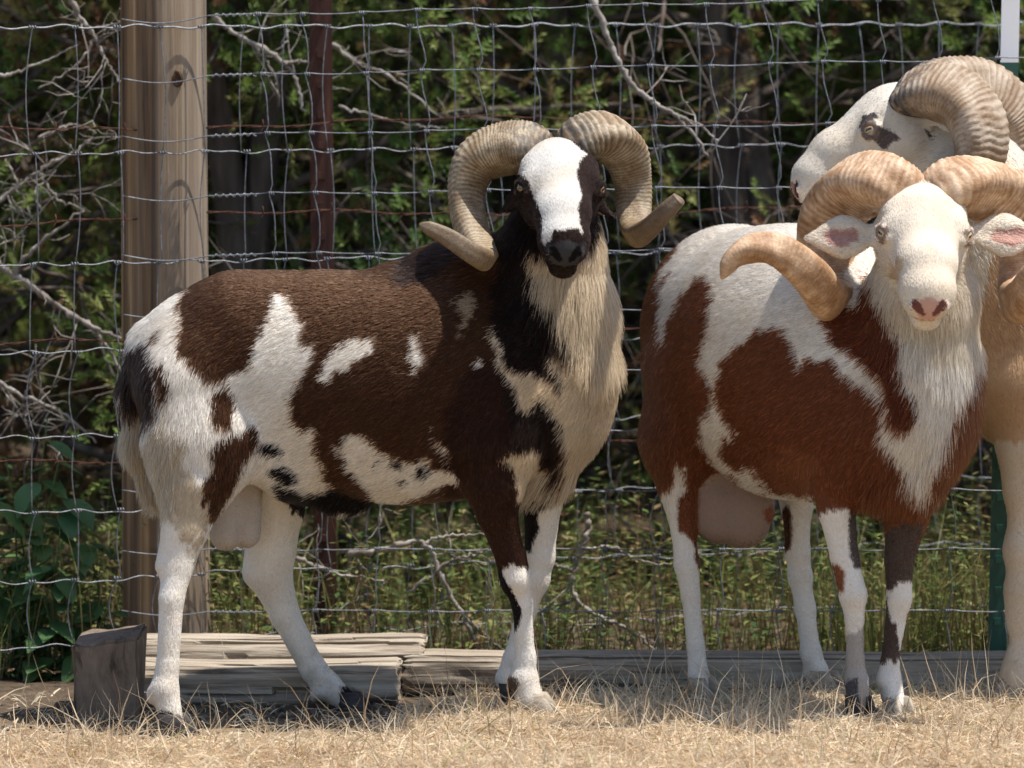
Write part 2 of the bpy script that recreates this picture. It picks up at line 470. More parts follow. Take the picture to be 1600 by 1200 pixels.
# ================================================================== THE RAMS
class Body:
    """an animal's body as one implicit surface of tapered limbs, meshed into ONE continuous skin"""
    def __init__(s):
        s.pr = []; s.groups = []
    def gid(s, g):
        if g not in s.groups: s.groups.append(g)
        return s.groups.index(g)
    def seg(s, a, b, ra, rb, grp, k=0.02, flat=1.0, axis=None, hair=None, hl=0.012, sub=False):
        a = np.asarray(a, float); b = np.asarray(b, float)
        ax = norm(axis) if axis is not None else np.array([0, 1.0, 0])
        s.pr.append(dict(a=a, b=b, ra=ra, rb=rb, k=k, flat=flat, ax=ax, g=s.gid(grp), hair=None if hair is None else norm(hair), hl=hl, sub=sub))
    def chain(s, pts, grp, **kw):
        """rows (px, py, Y, radius in px)"""
        hair = kw.pop('hair', None)
        for p, q in zip(pts[:-1], pts[1:]):
            a, b = W(*p[:3]), W(*q[:3])
            if grp[:4] in ('fore', 'hind'): p, q = [(*e[:3], e[3] * (0.93 if e[3] < 34 else 1.0)) for e in (p, q)]
            s.seg(a, b, R_(p[3], p[2]), R_(q[3], q[2]), grp, hair=(b - a) if hair is None else hair, **kw)
    def dist(s, p, X, Y, Z):
        q = [X - p['a'][0], Y - p['a'][1], Z - p['a'][2]]
        ba = p['b'] - p['a']; ax = p['ax']; fl = p['flat']
        if fl != 1.0:
            e = 1.0 / fl - 1.0
            dl = q[0] * ax[0] + q[1] * ax[1] + q[2] * ax[2]
            q = [q[i] + e * dl * ax[i] for i in range(3)]
            ba = ba + e * (ba @ ax) * ax
        L2 = float(ba @ ba)
        t = 0.0 if L2 < 1e-12 else np.clip((q[0] * ba[0] + q[1] * ba[1] + q[2] * ba[2]) / L2, 0, 1)
        d = np.sqrt(sum((q[i] - t * ba[i]) ** 2 for i in range(3)) + 1e-12) - (p['ra'] + (p['rb'] - p['ra']) * t)
        return d * min(1.0, fl) if fl < 1 else d
    def mesh(s, fine, h=0.0075, hf=0.0034):
        lo = np.min([np.minimum(p['a'], p['b']) - max(p['ra'], p['rb']) * max(1, p['flat']) for p in s.pr], 0) - 0.02
        hi = np.max([np.maximum(p['a'], p['b']) + max(p['ra'], p['rb']) * max(1, p['flat']) for p in s.pr], 0) + 0.02
        ax = []
        for i in range(3):
            c = [lo[i]]
            while c[-1] < hi[i]:
                c.append(c[-1] + (hf if fine[0][i] < c[-1] < fine[1][i] else h))
            ax.append(np.array(c))
        X, Y, Z = ax
        f = np.full((len(X), len(Y), len(Z)), 0.08, dtype=np.float32)
        for p in s.pr:
            r = max(p['ra'], p['rb']) * max(1, p['flat']) + p['k'] + 0.03
            l = np.minimum(p['a'], p['b']) - r; u = np.maximum(p['a'], p['b']) + r
            sl = [slice(max(0, int(np.searchsorted(c, l[i])) - 1), int(np.searchsorted(c, u[i])) + 1) for i, c in enumerate(ax)]
            d = s.dist(p, X[sl[0]][:, None, None], Y[sl[1]][None, :, None], Z[sl[2]][None, None, :]).astype(np.float32)
            g = f[sl[0], sl[1], sl[2]]; k = p['k']
            if p['sub']:
                hh = np.maximum(k - np.abs(-d - g), 0) / k
                f[sl[0], sl[1], sl[2]] = np.maximum(g, -d) + hh * hh * k * 0.25
            else:
                hh = np.maximum(k - np.abs(d - g), 0) / k
                f[sl[0], sl[1], sl[2]] = np.minimum(g, d) - hh * hh * k * 0.25
        return surface_nets(f, ax)
    def attrs(s, P):
        """group, hair direction and hair length at surface points"""
        n = len(P); X, Y, Z = P[:, 0], P[:, 1], P[:, 2]
        best = np.full(n, 9.0); g = np.zeros(n, int); hd = np.zeros((n, 3)); hl = np.zeros(n); ws = np.zeros(n)
        for p in s.pr:
            if p['sub']: continue
            d = s.dist(p, X, Y, Z)
            m_ = d < best; best[m_] = d[m_]; g[m_] = p['g']
            w = np.exp(-np.maximum(d, -0.02) / 0.012)
            if p['hair'] is not None: hd += w[:, None] * p['hair']
            hl += w * p['hl']; ws += w
        return g, norm(hd), hl / np.maximum(ws, 1e-9)

def surface_nets(f, ax):
    S = f < 0
    cell = np.zeros(tuple(n - 1 for n in f.shape), np.uint8)
    sh = lambda A, i, j, k: A[i:A.shape[0]-1+i, j:A.shape[1]-1+j, k:A.shape[2]-1+k]
    for i in (0, 1):
        for j in (0, 1):
            for k in (0, 1): cell += sh(S, i, j, k)
    act = (cell > 0) & (cell < 8)
    I = np.argwhere(act); idx = np.full(act.shape, -1, np.int64); idx[act] = np.arange(len(I))
    acc = np.zeros((len(I), 3)); cnt = np.zeros(len(I))
    corners = [(i, j, k) for i in (0, 1) for j in (0, 1) for k in (0, 1)]
    for a in corners:
        for d in range(3):
            if a[d]: continue
            b = list(a); b[d] = 1
            ia = I + np.array(a); ib = I + np.array(b)
            fa = f[ia[:, 0], ia[:, 1], ia[:, 2]].astype(float); fb = f[ib[:, 0], ib[:, 1], ib[:, 2]].astype(float)
            m_ = (fa < 0) != (fb < 0)
            t = np.where(m_, fa / np.where(m_, fa - fb, 1), 0)
            pa = np.stack([ax[q][ia[:, q]] for q in range(3)], -1); pb = np.stack([ax[q][ib[:, q]] for q in range(3)], -1)
            acc += np.where(m_[:, None], pa + (pb - pa) * t[:, None], 0); cnt += m_
    V = acc / cnt[:, None]
    quads = []
    for d in range(3):
        e1, e2 = [(1, 2), (2, 0), (0, 1)][d]
        A = np.take(S, range(0, S.shape[d]-1), d); B = np.take(S, range(1, S.shape[d]), d)
        E = np.argwhere(A != B)
        ok = (E[:, e1] > 0) & (E[:, e2] > 0) & (E[:, e1] < f.shape[e1]-1) & (E[:, e2] < f.shape[e2]-1)
        E = E[ok]
        def at(o1, o2):
            q = E.copy(); q[:, e1] += o1; q[:, e2] += o2
            return idx[q[:, 0], q[:, 1], q[:, 2]]
        q = np.stack([at(-1, -1), at(0, -1), at(0, 0), at(-1, 0)], -1)
        inside = S[E[:, 0], E[:, 1], E[:, 2]]
        q[~inside] = q[~inside][:, ::-1]
        quads.append(q)
    return V, np.vstack(quads)

def in_poly(px, py, poly):
    c = np.zeros(len(px), bool); n = len(poly)
    for i in range(n):
        x0, y0 = poly[i]; x1, y1 = poly[(i + 1) % n]
        if y0 == y1: continue
        m_ = ((y0 > py) != (y1 > py)) & (px < (x1 - x0) * (py - y0) / (y1 - y0) + x0)
        c ^= m_
    return c
def ell(cx, cy, rx, ry, rot=0.0, n=14):
    t = np.linspace(0, 2 * math.pi, n, endpoint=False); c, s_ = math.cos(rot), math.sin(rot)
    return [(cx + rx * math.cos(q) * c - ry * math.sin(q) * s_, cy + rx * math.cos(q) * s_ + ry * math.sin(q) * c) for q in t]

def paint(P, G, groups, base, coats, seed):
    """coat colour of a point: painted patches, edges ragged by the lie of the hair"""
    px, py = to_px(P)
    w1 = (vnoise(P, 38, seed) - 0.5) * 17; w2 = (vnoise(P, 38, seed + 1) - 0.5) * 17
    w3 = (vnoise(P, 140, seed + 2) - 0.5) * 10; w4 = (vnoise(P, 90, seed + 3) - 0.5) * 12
    jx = px + w1 + w3; jy = py + w2 + w4
    C = np.tile(np.array(base, float), (len(P), 1))
    for grp, poly, col, jit in coats:
        ok = np.ones(len(P), bool) if grp is None else np.isin(G, [groups.index(g) for g in grp if g in groups])
        if poly is None: m_ = ok
        elif callable(poly): m_ = ok & poly(P)
        else:
            jt = jit
            m_ = ok & in_poly(px + (jx - px) * jt, py + (jy - py) * jt, poly)
        C[m_] = col
    # dust and stain in the pale wool
    pale = C.sum(1) > 0.9
    n_ = np.clip(vnoise(P, 16, seed + 20) * 0.7 + vnoise(P, 47, seed + 21) * 0.5 - 0.45, 0, 1) * 0.7
    C[pale] = C[pale] * (1 - n_[pale, None]) + C[pale] * n_[pale, None] * np.array([0.78, 0.66, 0.50])
    low = pale & (P[:, 2] < 0.11)
    k_ = (np.clip((0.11 - P[:, 2]) / 0.10, 0, 1) * np.clip(vnoise(P, 60, seed + 24) * 1.5 - 0.35, 0, 1) * 0.65)[low, None]
    C[low] = C[low] * (1 - k_) + np.array([0.27, 0.19, 0.12]) * k_
    return C
def ball(c, r): return lambda P: np.linalg.norm(P - c, axis=1) < r
def strip(a, b, r):
    def f(P):
        t = np.clip((P - a) @ (b - a) / ((b - a) @ (b - a)), 0, 1)
        return np.linalg.norm(P - a - t[:, None] * (b - a), axis=1) < r
    return f
def face_marks(H, lid, pad, inside, lip, pad_r=.026):
    s = H.s; out = []
    for q in (-1, 1): out.append((('head',), ball(H.eye_pos(q), .0185 * s), lid, 0))
    out.append((('muzzle', 'head'), ball(H.p(.258, -.046), pad_r * s), pad, 0))
    for q in (-1, 1):
        out.append((('muzzle', 'head'), strip(H.p(.266, -.056, .0075*q), H.p(.254, -.035, .0200*q), .0075 * s), inside, 0))
        out.append((('muzzle', 'head'), strip(H.p(.262, -.073, 0), H.p(.242, -.072, .026*q), .0055 * s), lip, 0))
        out.append((('muzzle', 'head'), strip(H.p(.242, -.072, .026*q), H.p(.205, -.075, .033*q), .0050 * s), lip, 0))
    return out

def coat_material(name, hairs):
    m = NT(name, 0.85, 0.04)
    col = m.attr('coat', 'Color')
    if hairs:
        h = m.node('ShaderNodeBsdfHairPrincipled')
        h.parametrization = 'COLOR'
        m.put(h.inputs['Color'], col)
        h.inputs['Roughness'].default_value = 0.42; h.inputs['Radial Roughness'].default_value = 0.6
        h.inputs['Random Roughness'].default_value = 0.2; h.inputs['IOR'].default_value = 1.14
        df = m.node('ShaderNodeBsdfDiffuse'); m.put(df.inputs['Color'], col)
        mx = m.node('ShaderNodeMixShader'); mx.inputs[0].default_value = 0.4
        m.t.links.new(h.outputs[0], mx.inputs[1]); m.t.links.new(df.outputs[0], mx.inputs[2])
        m.t.links.new(mx.outputs[0], m.t.nodes['Material Output'].inputs['Surface'])
    else:
        m.color(col)
        m.bump(m.noise(m.obj(), 220, 3), 0.25, 0.002)
    return m.m
MAT_SKIN = coat_material('coat_skin', False)
MAT_HAIR = coat_material('coat_hair', True)

def make_coat(ram, V, Q, Nrm, body, base, coats, seed, n_hair, lenfun=None, bare=None):
    """the hair as real strands, each with the colour of the patch it grows from"""
    rg = np.random.RandomState(seed)
    T = np.vstack([Q[:, [0, 1, 2]], Q[:, [0, 2, 3]]])
    A = np.linalg.norm(np.cross(V[T[:, 1]] - V[T[:, 0]], V[T[:, 2]] - V[T[:, 0]]), axis=1)
    tri = np.searchsorted(np.cumsum(A) / A.sum(), rg.rand(n_hair))
    tri = np.clip(tri, 0, len(T) - 1)
    u, v = rg.rand(n_hair), rg.rand(n_hair); fl = u + v > 1; u[fl] = 1 - u[fl]; v[fl] = 1 - v[fl]
    a, b, c = T[tri, 0], T[tri, 1], T[tri, 2]
    w = np.stack([1 - u - v, u, v], -1)[:, :, None]
    P = V[a] * w[:, 0] + V[b] * w[:, 1] + V[c] * w[:, 2]
    N = norm(Nrm[a] * w[:, 0] + Nrm[b] * w[:, 1] + Nrm[c] * w[:, 2])
    G, D, L = body.attrs(P)
    if lenfun is not None: L = lenfun(P, G, L)
    keep = L > 0.002
    if bare is not None: keep &= ~bare(P, G)
    P, N, G, D, L = P[keep], N[keep], G[keep], D[keep], L[keep]
    n = len(P)
    C = paint(P + rg.randn(n, 3) * 0.0028 * np.clip(L / 0.012, .3, 1.5)[:, None], G, body.groups, base, coats, seed)
    jit = np.clip(L / 0.012, 0.35, 1)
    C = C * (1 + jit * (rg.rand(n) - 0.55) * 0.55)[:, None]
    dk = (C.sum(1) < 0.45) & (rg.rand(n) < 0.13); C[dk] = C[dk] * 2.0 + np.array([.02, .012, .006])
    # lie of the hair: along the flow, clumped, slightly raised
    cl = np.stack([vnoise(P, 75, seed + 7 + i) - 0.5 for i in range(3)], -1)
    D = norm(D + 0.36 * cl + 0.15 * rg.randn(n, 3))
    Tn = norm(D - N * np.sum(D * N, 1, keepdims=True))
    lift = ((0.17 + 0.22 * rg.rand(n)) * np.clip(L / 0.011, 0.35, 1) + 0.45 * np.clip(L / 0.05, 0, 1) * rg.rand(n))[:, None]
    d0 = norm(Tn + N * lift)
    L = L * (0.65 + 0.6 * rg.rand(n))
    npt = 4
    t = np.linspace(0, 1, npt)
    g = np.array([0, 0, -1.0])
    pts = P[:, None] + L[:, None, None] * (t[None, :, None] * d0[:, None] + (t ** 2)[None, :, None] * (0.25 * (Tn - d0) + 0.22 * np.clip(L / 0.04, 0, 1.3)[:, None] * g)[:, None])
    pts[:, 0] -= N * 0.001
    hc = bpy.data.hair_curves.new('coat')
    hc.add_curves([npt] * n)
    hc.attributes['position'].data.foreach_set('vector', pts.reshape(-1).astype(np.float32))
    rad = np.tile(np.array([0.00042, 0.00040, 0.00029, 0.00009]), (n, 1)) * (0.8 + 0.4 * rg.rand(n))[:, None] * (1 + np.clip(L / 0.05, 0, 1) * 0.3)[:, None]
    ra = hc.attributes.get('radius') or hc.attributes.new('radius', 'FLOAT', 'POINT')
    ra.data.foreach_set('value', rad.reshape(-1).astype(np.float32))
    ca = hc.attributes.new('coat', 'FLOAT_COLOR', 'CURVE')
    ca.data.foreach_set('color', np.hstack([C, np.ones((n, 1))]).reshape(-1).astype(np.float32))
    hc.materials.append(MAT_HAIR)
    o = bpy.data.objects.new('coat', hc); COL.objects.link(o)
    o.parent = ram; o.matrix_parent_inverse = Matrix.Translation(-Vector(ram.location))
    return o

def make_body(ram, body, fine, base, coats, seed, n_hair, lenfun=None, bare=None):
    V, Q = body.mesh(fine)
    me = bpy.data.meshes.new('body')
    me.vertices.add(len(V)); me.vertices.foreach_set('co', V.reshape(-1).astype(np.float32))
    me.loops.add(Q.size); me.loops.foreach_set('vertex_index', Q.reshape(-1).astype(np.int32))
    me.polygons.add(len(Q)); me.polygons.foreach_set('loop_start', np.arange(0, Q.size, 4, dtype=np.int32))
    me.update(calc_edges=True); me.validate()
    G, D, L = body.attrs(V)
    C = paint(V, G, body.groups, base, coats, seed)
    at = me.attributes.new('coat', 'FLOAT_COLOR', 'POINT')
    at.data.foreach_set('color', np.hstack([C * 0.9, np.ones((len(V), 1))]).reshape(-1).astype(np.float32))
    o = link('body', me, MAT_SKIN, ram)
    Nrm = np.zeros(len(V) * 3, np.float32); me.vertices.foreach_get('normal', Nrm); Nrm = Nrm.reshape(-1, 3).astype(float)
    if n_hair: make_coat(ram, V, Q, Nrm, body, base, coats, seed, n_hair, lenfun, bare)
    return o

# ---- heads, built in the head's own frame: f along the face from poll to nose, u out of the forehead, l sideways
class Head:
    def __init__(s, poll, nose, lat, scale, wide=1.2):
        s.o = np.asarray(poll, float); s.F = norm(np.asarray(nose, float) - s.o)
        l = norm(lat); l = norm(l - s.F * (l @ s.F)); s.L = l; s.U = np.cross(s.F, s.L); s.s = scale; s.w = wide
        s.eye = {}
    def p(s, f, u, l=0.0): return s.o + s.s * (f * s.F + u * s.U + l * s.w * s.L)
    def eye_axes(s, q):
        d = norm(0.82 * q * s.L + 0.42 * s.U + 0.36 * s.F)
        t = s.F * .85 + s.U * .30 - q * s.L * .1; t = norm(t - d * (t @ d)); v = np.cross(d, t)
        if v @ (-s.F + .5 * s.U) < 0: v = -v
        return s.p(.100, -.037, .044 * q), d, t, v
    def eye_pos(s, q):
        O, d, t, v = s.eye_axes(q); return O + d * .0108 * s.s
def add_head(B, H, ears, hl=0.005, lid=.0080):
    s = H.s; up = -H.F
    kw = dict(hair=-H.F + 0.15 * H.U, hl=hl)
    def S(a, b, ra, rb, k=0.018, flat=1.0, grp='head', axis=None, **q):
        k2 = dict(kw); k2.update(q)
        B.seg(H.p(*a), H.p(*b), ra * s, rb * s, grp, k=k * s, flat=flat * (1 + (H.w - 1) * (0.55 if grp == 'muzzle' else 0.9)) if not q.get('sub') else flat, axis=H.L if axis is None else axis, **k2)
    S((.022, -.056, 0), (.068, -.055, 0), .050, .057, flat=1.0)                      # cranium
    S((.060, -.044, 0), (.208, -.053, 0), .051, .034, flat=0.98, k=.03)               # long face
    S((.045, -.027, 0), (.170, -.025, 0), .028, .026, flat=1.40, k=.02)                # convex nose bridge
    S((.165, -.026, 0), (.222, -.038, 0), .026, .024, flat=1.15, k=.02)
    S((.215, -.047, 0), (.232, -.056, 0), .031, .028, flat=1.16, k=.016, grp='muzzle')  # muzzle
    S((.218, -.086, 0), (.234, -.090, 0), .019, .0165, flat=1.25, k=.007, grp='muzzle')  # lower lip and chin
    S((.075, -.098, 0), (.205, -.084, 0), .034, .021, flat=0.85, k=.02)               # jaw
    def E(a, b, r, k=.004, sub=False):
        B.seg(a, b, r * s, r * s, 'head', k=k * s, sub=sub, **kw)
    for q in (-1, 1):
        S((.060, -.080, .028*q), (.105, -.080, .022*q), .036, .030, k=.02)            # cheek
        S((.060, -.024, .036*q), (.090, -.020, .040*q), .017, .013, k=.016)           # brow
        O, d, t, v = H.eye_axes(q)
        E(O, O + d * .002 * s, .0215, k=.012)                                         # orbit
        E(O + d * .031 * s, O + d * .032 * s, .0135, k=.005, sub=True)
        for sg, hgt in ((1, lid), (-1, .0105)):                                     # upper and lower lid
            c0, c1, c2 = O + d * .0165 * s - t * .0165 * s, O + d * .0215 * s + v * sg * hgt * s, O + d * .0165 * s + t * .0175 * s
            E(c0, c1, .0042); E(c1, c2, .0042)
        S((.236, -.050, .015*q), (.252, -.043, .0195*q), .0085, .0070, k=.006, grp='muzzle')             # nostril wing
        S((.266, -.056, .0075*q), (.254, -.035, .0200*q), .0062, .0052, k=.004, sub=True)                # nostril
        S((.262, -.073, 0), (.242, -.072, .026*q), .0036, .0036, k=.004, sub=True)    # mouth
        S((.242, -.072, .026*q), (.205, -.075, .033*q), .0036, .0036, k=.004, sub=True)
    S((.268, -.070, 0), (.262, -.056, 0), .0026, .0020, k=.004, sub=True)             # philtrum
    for q in (-1, 1): S((.112, -.052, .040*q), (.165, -.060, .028*q), .012, .008, k=.012)
    for (base, tip, nrm, wid) in ears:
        base = np.asarray(base); tip = np.asarray(tip); mid = base * .48 + tip * .52; nrm = norm(nrm)
        e = dict(hair=tip - base, hl=0.007)
        B.seg(base, mid, wid * .45, wid, 'ear', k=.008, flat=.30, axis=nrm, **e)
        B.seg(mid, tip, wid, wid * .34, 'ear', k=.008, flat=.30, axis=nrm, **e)
        B.seg(base + (tip - base) * .12 + nrm * wid * .52, base + (tip - base) * .78 + nrm * wid * .46, wid * .42, wid * .36, 'ear', k=.006, flat=.8, axis=nrm, sub=True)

def eye_material(name, iris):
    m = NT(name, 0.06, 0.6)
    sx = m.node('ShaderNodeSeparateXYZ', Vector=m.obj())
    r2 = m.math('ADD', m.math('MULTIPLY', sx.outputs[0], sx.outputs[0]), m.math('MULTIPLY', sx.outputs[1], sx.outputs[1]))
    r = m.math('SQRT', r2)
    ci = m.ramp(m.math('DIVIDE', r, 0.0135), [(0.0, iris), (0.55, tuple(c * 0.75 for c in iris)), (0.68, (0.02, 0.012, 0.008)), (0.8, (0.05, 0.035, 0.03))])
    px_ = m.math('LESS_THAN', m.math('ABSOLUTE', sx.outputs[0]), 0.0058); py_ = m.math('LESS_THAN', m.math('ABSOLUTE', sx.outputs[1]), 0.0020)
    m.color(m.mix(m.math('MULTIPLY', px_, py_), ci, (0.004, 0.004, 0.004)))
    m.b.inputs['Coat Weight'].default_value = 0.6
    return m.m
MAT_EYE = eye_material('amber_eye', (0.24, 0.12, 0.03))
def add_eyes(ram, H, mat=None):
    for q in (-1, 1):
        bm = bmesh.new(); bmesh.ops.create_uvsphere(bm, u_segments=20, v_segments=14, radius=0.0143 * H.s)
        me = bpy.data.meshes.new('eye'); bm.to_mesh(me); bm.free()
        o = link('eye', me, mat or MAT_EYE)
        O, d, t, v_ = H.eye_axes(q)
        z = Vector(d); x = Vector(t); y = z.cross(x)
        M = Matrix((x, y, z)).transposed().to_4x4(); M.translation = Vector(H.eye_pos(q))
        o.parent = ram; o.matrix_parent_inverse = Matrix.Translation(-Vector(ram.location)); o.matrix_basis = M

# ---- horns
def horn_material(name, dark, mid, pale, base_dark, tip=None):
    m = NT(name, 0.55, 0.35)
    s_ = m.attr('along'); rg_ = m.attr('ridge'); fr_ = m.attr('frac')
    co = m.obj()
    st = m.noise(co, 140, 5, 0.7)
    big = m.noise(co, 28, 3)
    c = m.ramp(m.math('ADD', m.math('ADD', m.math('MULTIPLY', rg_, 0.34), 0.08), m.math('MULTIPLY', st, 0.58)), [(0.15, dark), (0.45, mid), (0.8, pale)])
    c = m.mix(m.ramp(big, [(0.38, (0, 0, 0)), (0.62, (1, 1, 1))]), c, m.mix(1.0, c, (0.62, 0.52, 0.42), 'MULTIPLY'))
    bd = m.ramp(m.math('ADD', fr_, m.math('MULTIPLY', st, 0.10)), [(0.10, (1, 1, 1)), (0.22, (0, 0, 0))])
    bd2 = m.math('MULTIPLY', m.math('MULTIPLY', bd, base_dark), m.ramp(m.noise(co, 60, 4), [(0.38, (0, 0, 0)), (0.55, (1, 1, 1))]))
    c = m.mix(bd2, c, (0.03, 0.03, 0.034))
    if tip is not None:                                   # worn smooth, darker tip
        tk = m.ramp(m.math('ADD', fr_, m.math('MULTIPLY', st, 0.12)), [(0.74, (0, 0, 0)), (0.86, (0.75, 0.75, 0.75))])
        c = m.mix(tk, c, m.mix(st, tip, tuple(v * 1.9 for v in tip)))
    m.color(c)
    m.bump(m.math('ADD', st, m.math('MULTIPLY', big, 0.5)), 0.5, 0.003)
    return m.m
def horn(ram, rows, mat, twist=0.0, ridge=0.010, amp=0.055, blunt=False, deep=1.2, seed=1):
    """rows (px, py, Y, radius px); heavy keeled section, cross ridges that fade to the tip"""
    R = np.array([[*W(*r[:3]), R_(r[3], r[2])] for r in rows])
    n = 260
    S = spline(R, n); P, rad = S[:, :3], S[:, 3]
    P, T, N, B = frames(P)
    cen = P.mean(0)
    s = np.concatenate([[0], np.cumsum(np.linalg.norm(np.diff(P, axis=0), axis=1))]); fr = s / s[-1]
    rg = np.random.RandomState(seed)
    # section axes: n1 points out of the curl, n2 across it
    n1 = P - cen; n1 = n1 - T * np.sum(n1 * T, 1, keepdims=True); n1 = norm(n1); n2 = np.cross(T, n1)
    ns = 30; a = np.linspace(0, 2 * math.pi, ns, endpoint=False)
    ph = np.cumsum(1.0 / (ridge * (0.6 + 0.8 * vnoise(np.stack([s * 40, 0*s, 0*s], -1), 1.0, seed))) * np.gradient(s))
    RID = np.zeros((n, ns))
    big = vnoise(np.stack([s * 24, 0*s + 3, 0*s], -1), 1.0, seed + 3) - 0.5
    fade = np.clip(1.2 - fr * 1.0, 0.22, 1)
    rows_v = []
    for i in range(n):
        wob = vnoise(np.stack([np.cos(a) * 1.5, np.sin(a) * 1.5, np.full(ns, s[i] * 30)], -1), 1.0, seed + 9) - 0.5
        w2 = vnoise(np.stack([np.cos(a) * 2.2, np.sin(a) * 2.2, np.full(ns, s[i] * 18)], -1), 1.0, seed + 5)
        saw = (ph[i] + 1.3 * w2) % 1.0
        rid = np.where(saw < 0.72, saw / 0.72, (1 - saw) / 0.28) - 0.5; RID[i] = rid
        q = 1 + 0.12 * np.cos(3 * a + 0.5) + 0.05 * np.cos(2 * a) + fade[i] * (amp * rid * (0.55 + 0.45 * np.cos(a - 0.4)) + 0.05 * big[i]) + 0.05 * wob * fade[i]
        r = rad[i]
        if not blunt and fr[i] > 0.97: r = r * math.sqrt(max(0.03, (1 - fr[i]) / 0.03))
        rows_v.append(P[i] + r * q[:, None] * (np.cos(a + twist * fr[i])[:, None] * n1[i] + deep * np.sin(a + twist * fr[i])[:, None] * n2[i]))
    v = np.vstack(rows_v)
    f = [(i*ns+j, i*ns+(j+1) % ns, (i+1)*ns+(j+1) % ns, (i+1)*ns+j) for i in range(n-1) for j in range(ns)]
    f += [tuple(range(ns))[::-1], tuple(range((n-1)*ns, n*ns))]
    mb = MB()
    mb.add(v, f, along=np.repeat(s, ns), ridge=((RID + 0.5) * fade[:, None] + (1 - fade[:, None]) * 0.35).reshape(-1), frac=np.repeat(fr, ns))
    o = mb.build('horn', mat, ram)
    return o

# ---- cloven hooves
def hoof_material(name, c0, c1):
    m = NT(name, 0.6, 0.3); co = m.obj()
    m.color(m.ramp(m.noise(m.mapping(co, (60, 60, 160)), 1.0, 4), [(0.3, c0), (0.7, c1)])); m.bump(m.noise(m.mapping(co, (30, 30, 260)), 1.0, 3), 0.4, 0.002)
    return m.m
MAT_HOOF_D = hoof_material('dark_hoof', (0.015, 0.013, 0.012), (0.06, 0.05, 0.045))
MAT_HOOF_L = hoof_material('pale_hoof', (0.20, 0.16, 0.12), (0.42, 0.36, 0.28))
def hoof(ram, px, py, Y, yaw, mat, top=0.042, s=1.0):
    c = W(px, py, Y); z0 = float(ground_z(np.array([c[0]]), np.array([Y]))[0]) - 0.004
    fw = np.array([math.cos(yaw), math.sin(yaw), 0]); lt = np.array([-fw[1], fw[0], 0])
    mb = MB(); ns = 14
    a = np.linspace(0, 2*math.pi, ns, endpoint=False)
    for q in (-1, 1):
        v = []
        for (z, r, fo) in ((0, 1.0, .010), (.012, .98, .007), (.026, .86, .000), (top, .70, -.007)):
            for t in a:
                e = math.cos(t); w_ = math.sin(t)
                v.append(np.array([c[0], c[1], z0]) + fw * (e * .027 * r * s * (1.25 if e > 0 else 1) + fo * s) + lt * (q * .0125 * s + w_ * .0118 * r * s * (1 - .35 * max(0, e))) + np.array([0, 0, z * s]))
        f = [(i*ns+j, i*ns+(j+1) % ns, (i+1)*ns+(j+1) % ns, (i+1)*ns+j) for i in range(3) for j in range(ns)] + [tuple(range(ns))[::-1], tuple(range(3*ns, 4*ns))]
        mb.add(v, f)
    return mb.build('hoof', mat, ram)

WHITE = (0.76, 0.71, 0.64); CREAM = (0.64, 0.52, 0.37); BROWN = (0.060, 0.027, 0.014); BLACK = (0.012, 0.010, 0.010)
RED = (0.150, 0.053, 0.025); GREY = (0.085, 0.068, 0.058); TAN = (0.50, 0.335, 0.205); PINK = (0.55, 0.33, 0.27)

# ------------------------------------------------------------------ the dark ram, side on, head turned to us
ram1 = empty('ram', W(560, 1125, 0.0))
tag(ram1, 'dark brown and white ram standing side on, white blaze on a black face', 'ram', 'rams standing at the fence')
B = Body()
back = np.array([-1.0, 0, -0.45]); lat = (0, 1, 0)
B.chain([(306,568,0,102),(370,560,0,127),(450,582,0,151),(540,600,0,168),(640,604,0,173),(730,594,0,170),(790,592,0,155),(836,612,0,122)], 'torso', k=.03, flat=.80, axis=lat, hair=back, hl=.012)
B.chain([(640,452,0,34),(705,436,0,40),(770,418,-.01,50)], 'withers', k=.05, hair=(-.7, 0, .75), hl=.034)
B.chain([(872,312,-.03,54),(862,395,-.03,74),(860,480,-.02,86)], 'neck', k=.03, flat=.82, axis=lat, hair=(-.25, 0, -1), hl=.020)
B.chain([(860,480,-.02,86),(860,570,-.02,85),(846,650,-.01,82),(834,698,0,66)], 'neck', k=.03, flat=.86, axis=lat, hair=(.10, -.1, -1), hl=.030)
# near fore leg
B.chain([(775,585,-.075,72),(768,690,-.095,60),(773,760,-.095,44)], 'fore_near', k=.03, flat=.75, axis=lat, hair=(-.1, 0, -1), hl=.012)
B.chain([(773,760,-.095,44),(776,800,-.09,33),(798,872,-.08,24),(806,905,-.078,26),(816,945,-.072,15.5),(821,1028,-.066,16),(818,1062,-.066,23),(828,1094,-.075,23)], 'fore_near', k=.010, hl=.0045)
B.chain([(800,1066,-.05,8),(797,1076,-.05,7)], 'fore_near', k=.01, hl=.006)
# off fore leg
B.chain([(835,690,.07,62),(848,780,.08,32),(843,870,.085,24),(836,905,.088,23),(822,955,.09,16),(802,1030,.092,16),(797,1060,.092,22),(803,1085,.082,20)], 'fore_off', k=.012, hl=.0045)
# near hind leg
B.chain([(300,610,-.065,84),(312,700,-.085,74),(305,760,-.10,54)], 'hind_near', k=.035, flat=.78, axis=lat, hair=(-.15, 0, -1), hl=.016)
B.chain([(355,680,-.085,40),(340,730,-.095,34)], 'hind_near', k=.03, hl=.010, hair=(-.1, 0, -1))
B.chain([(305,760,-.10,54),(290,825,-.115,35),(277,884,-.125,26.5),(268,935,-.14,20),(262,1040,-.15,18),(257,1078,-.155,23),(268,1122,-.165,19)], 'hind_near', k=.007, hl=.0055)
B.chain([(268,835,-.12,9),(255,884,-.125,11)], 'hind_near', k=.02, hl=.0055)
B.chain([(238,1082,-.155,8),(236,1092,-.155,7)], 'hind_near', k=.01, hl=.006)
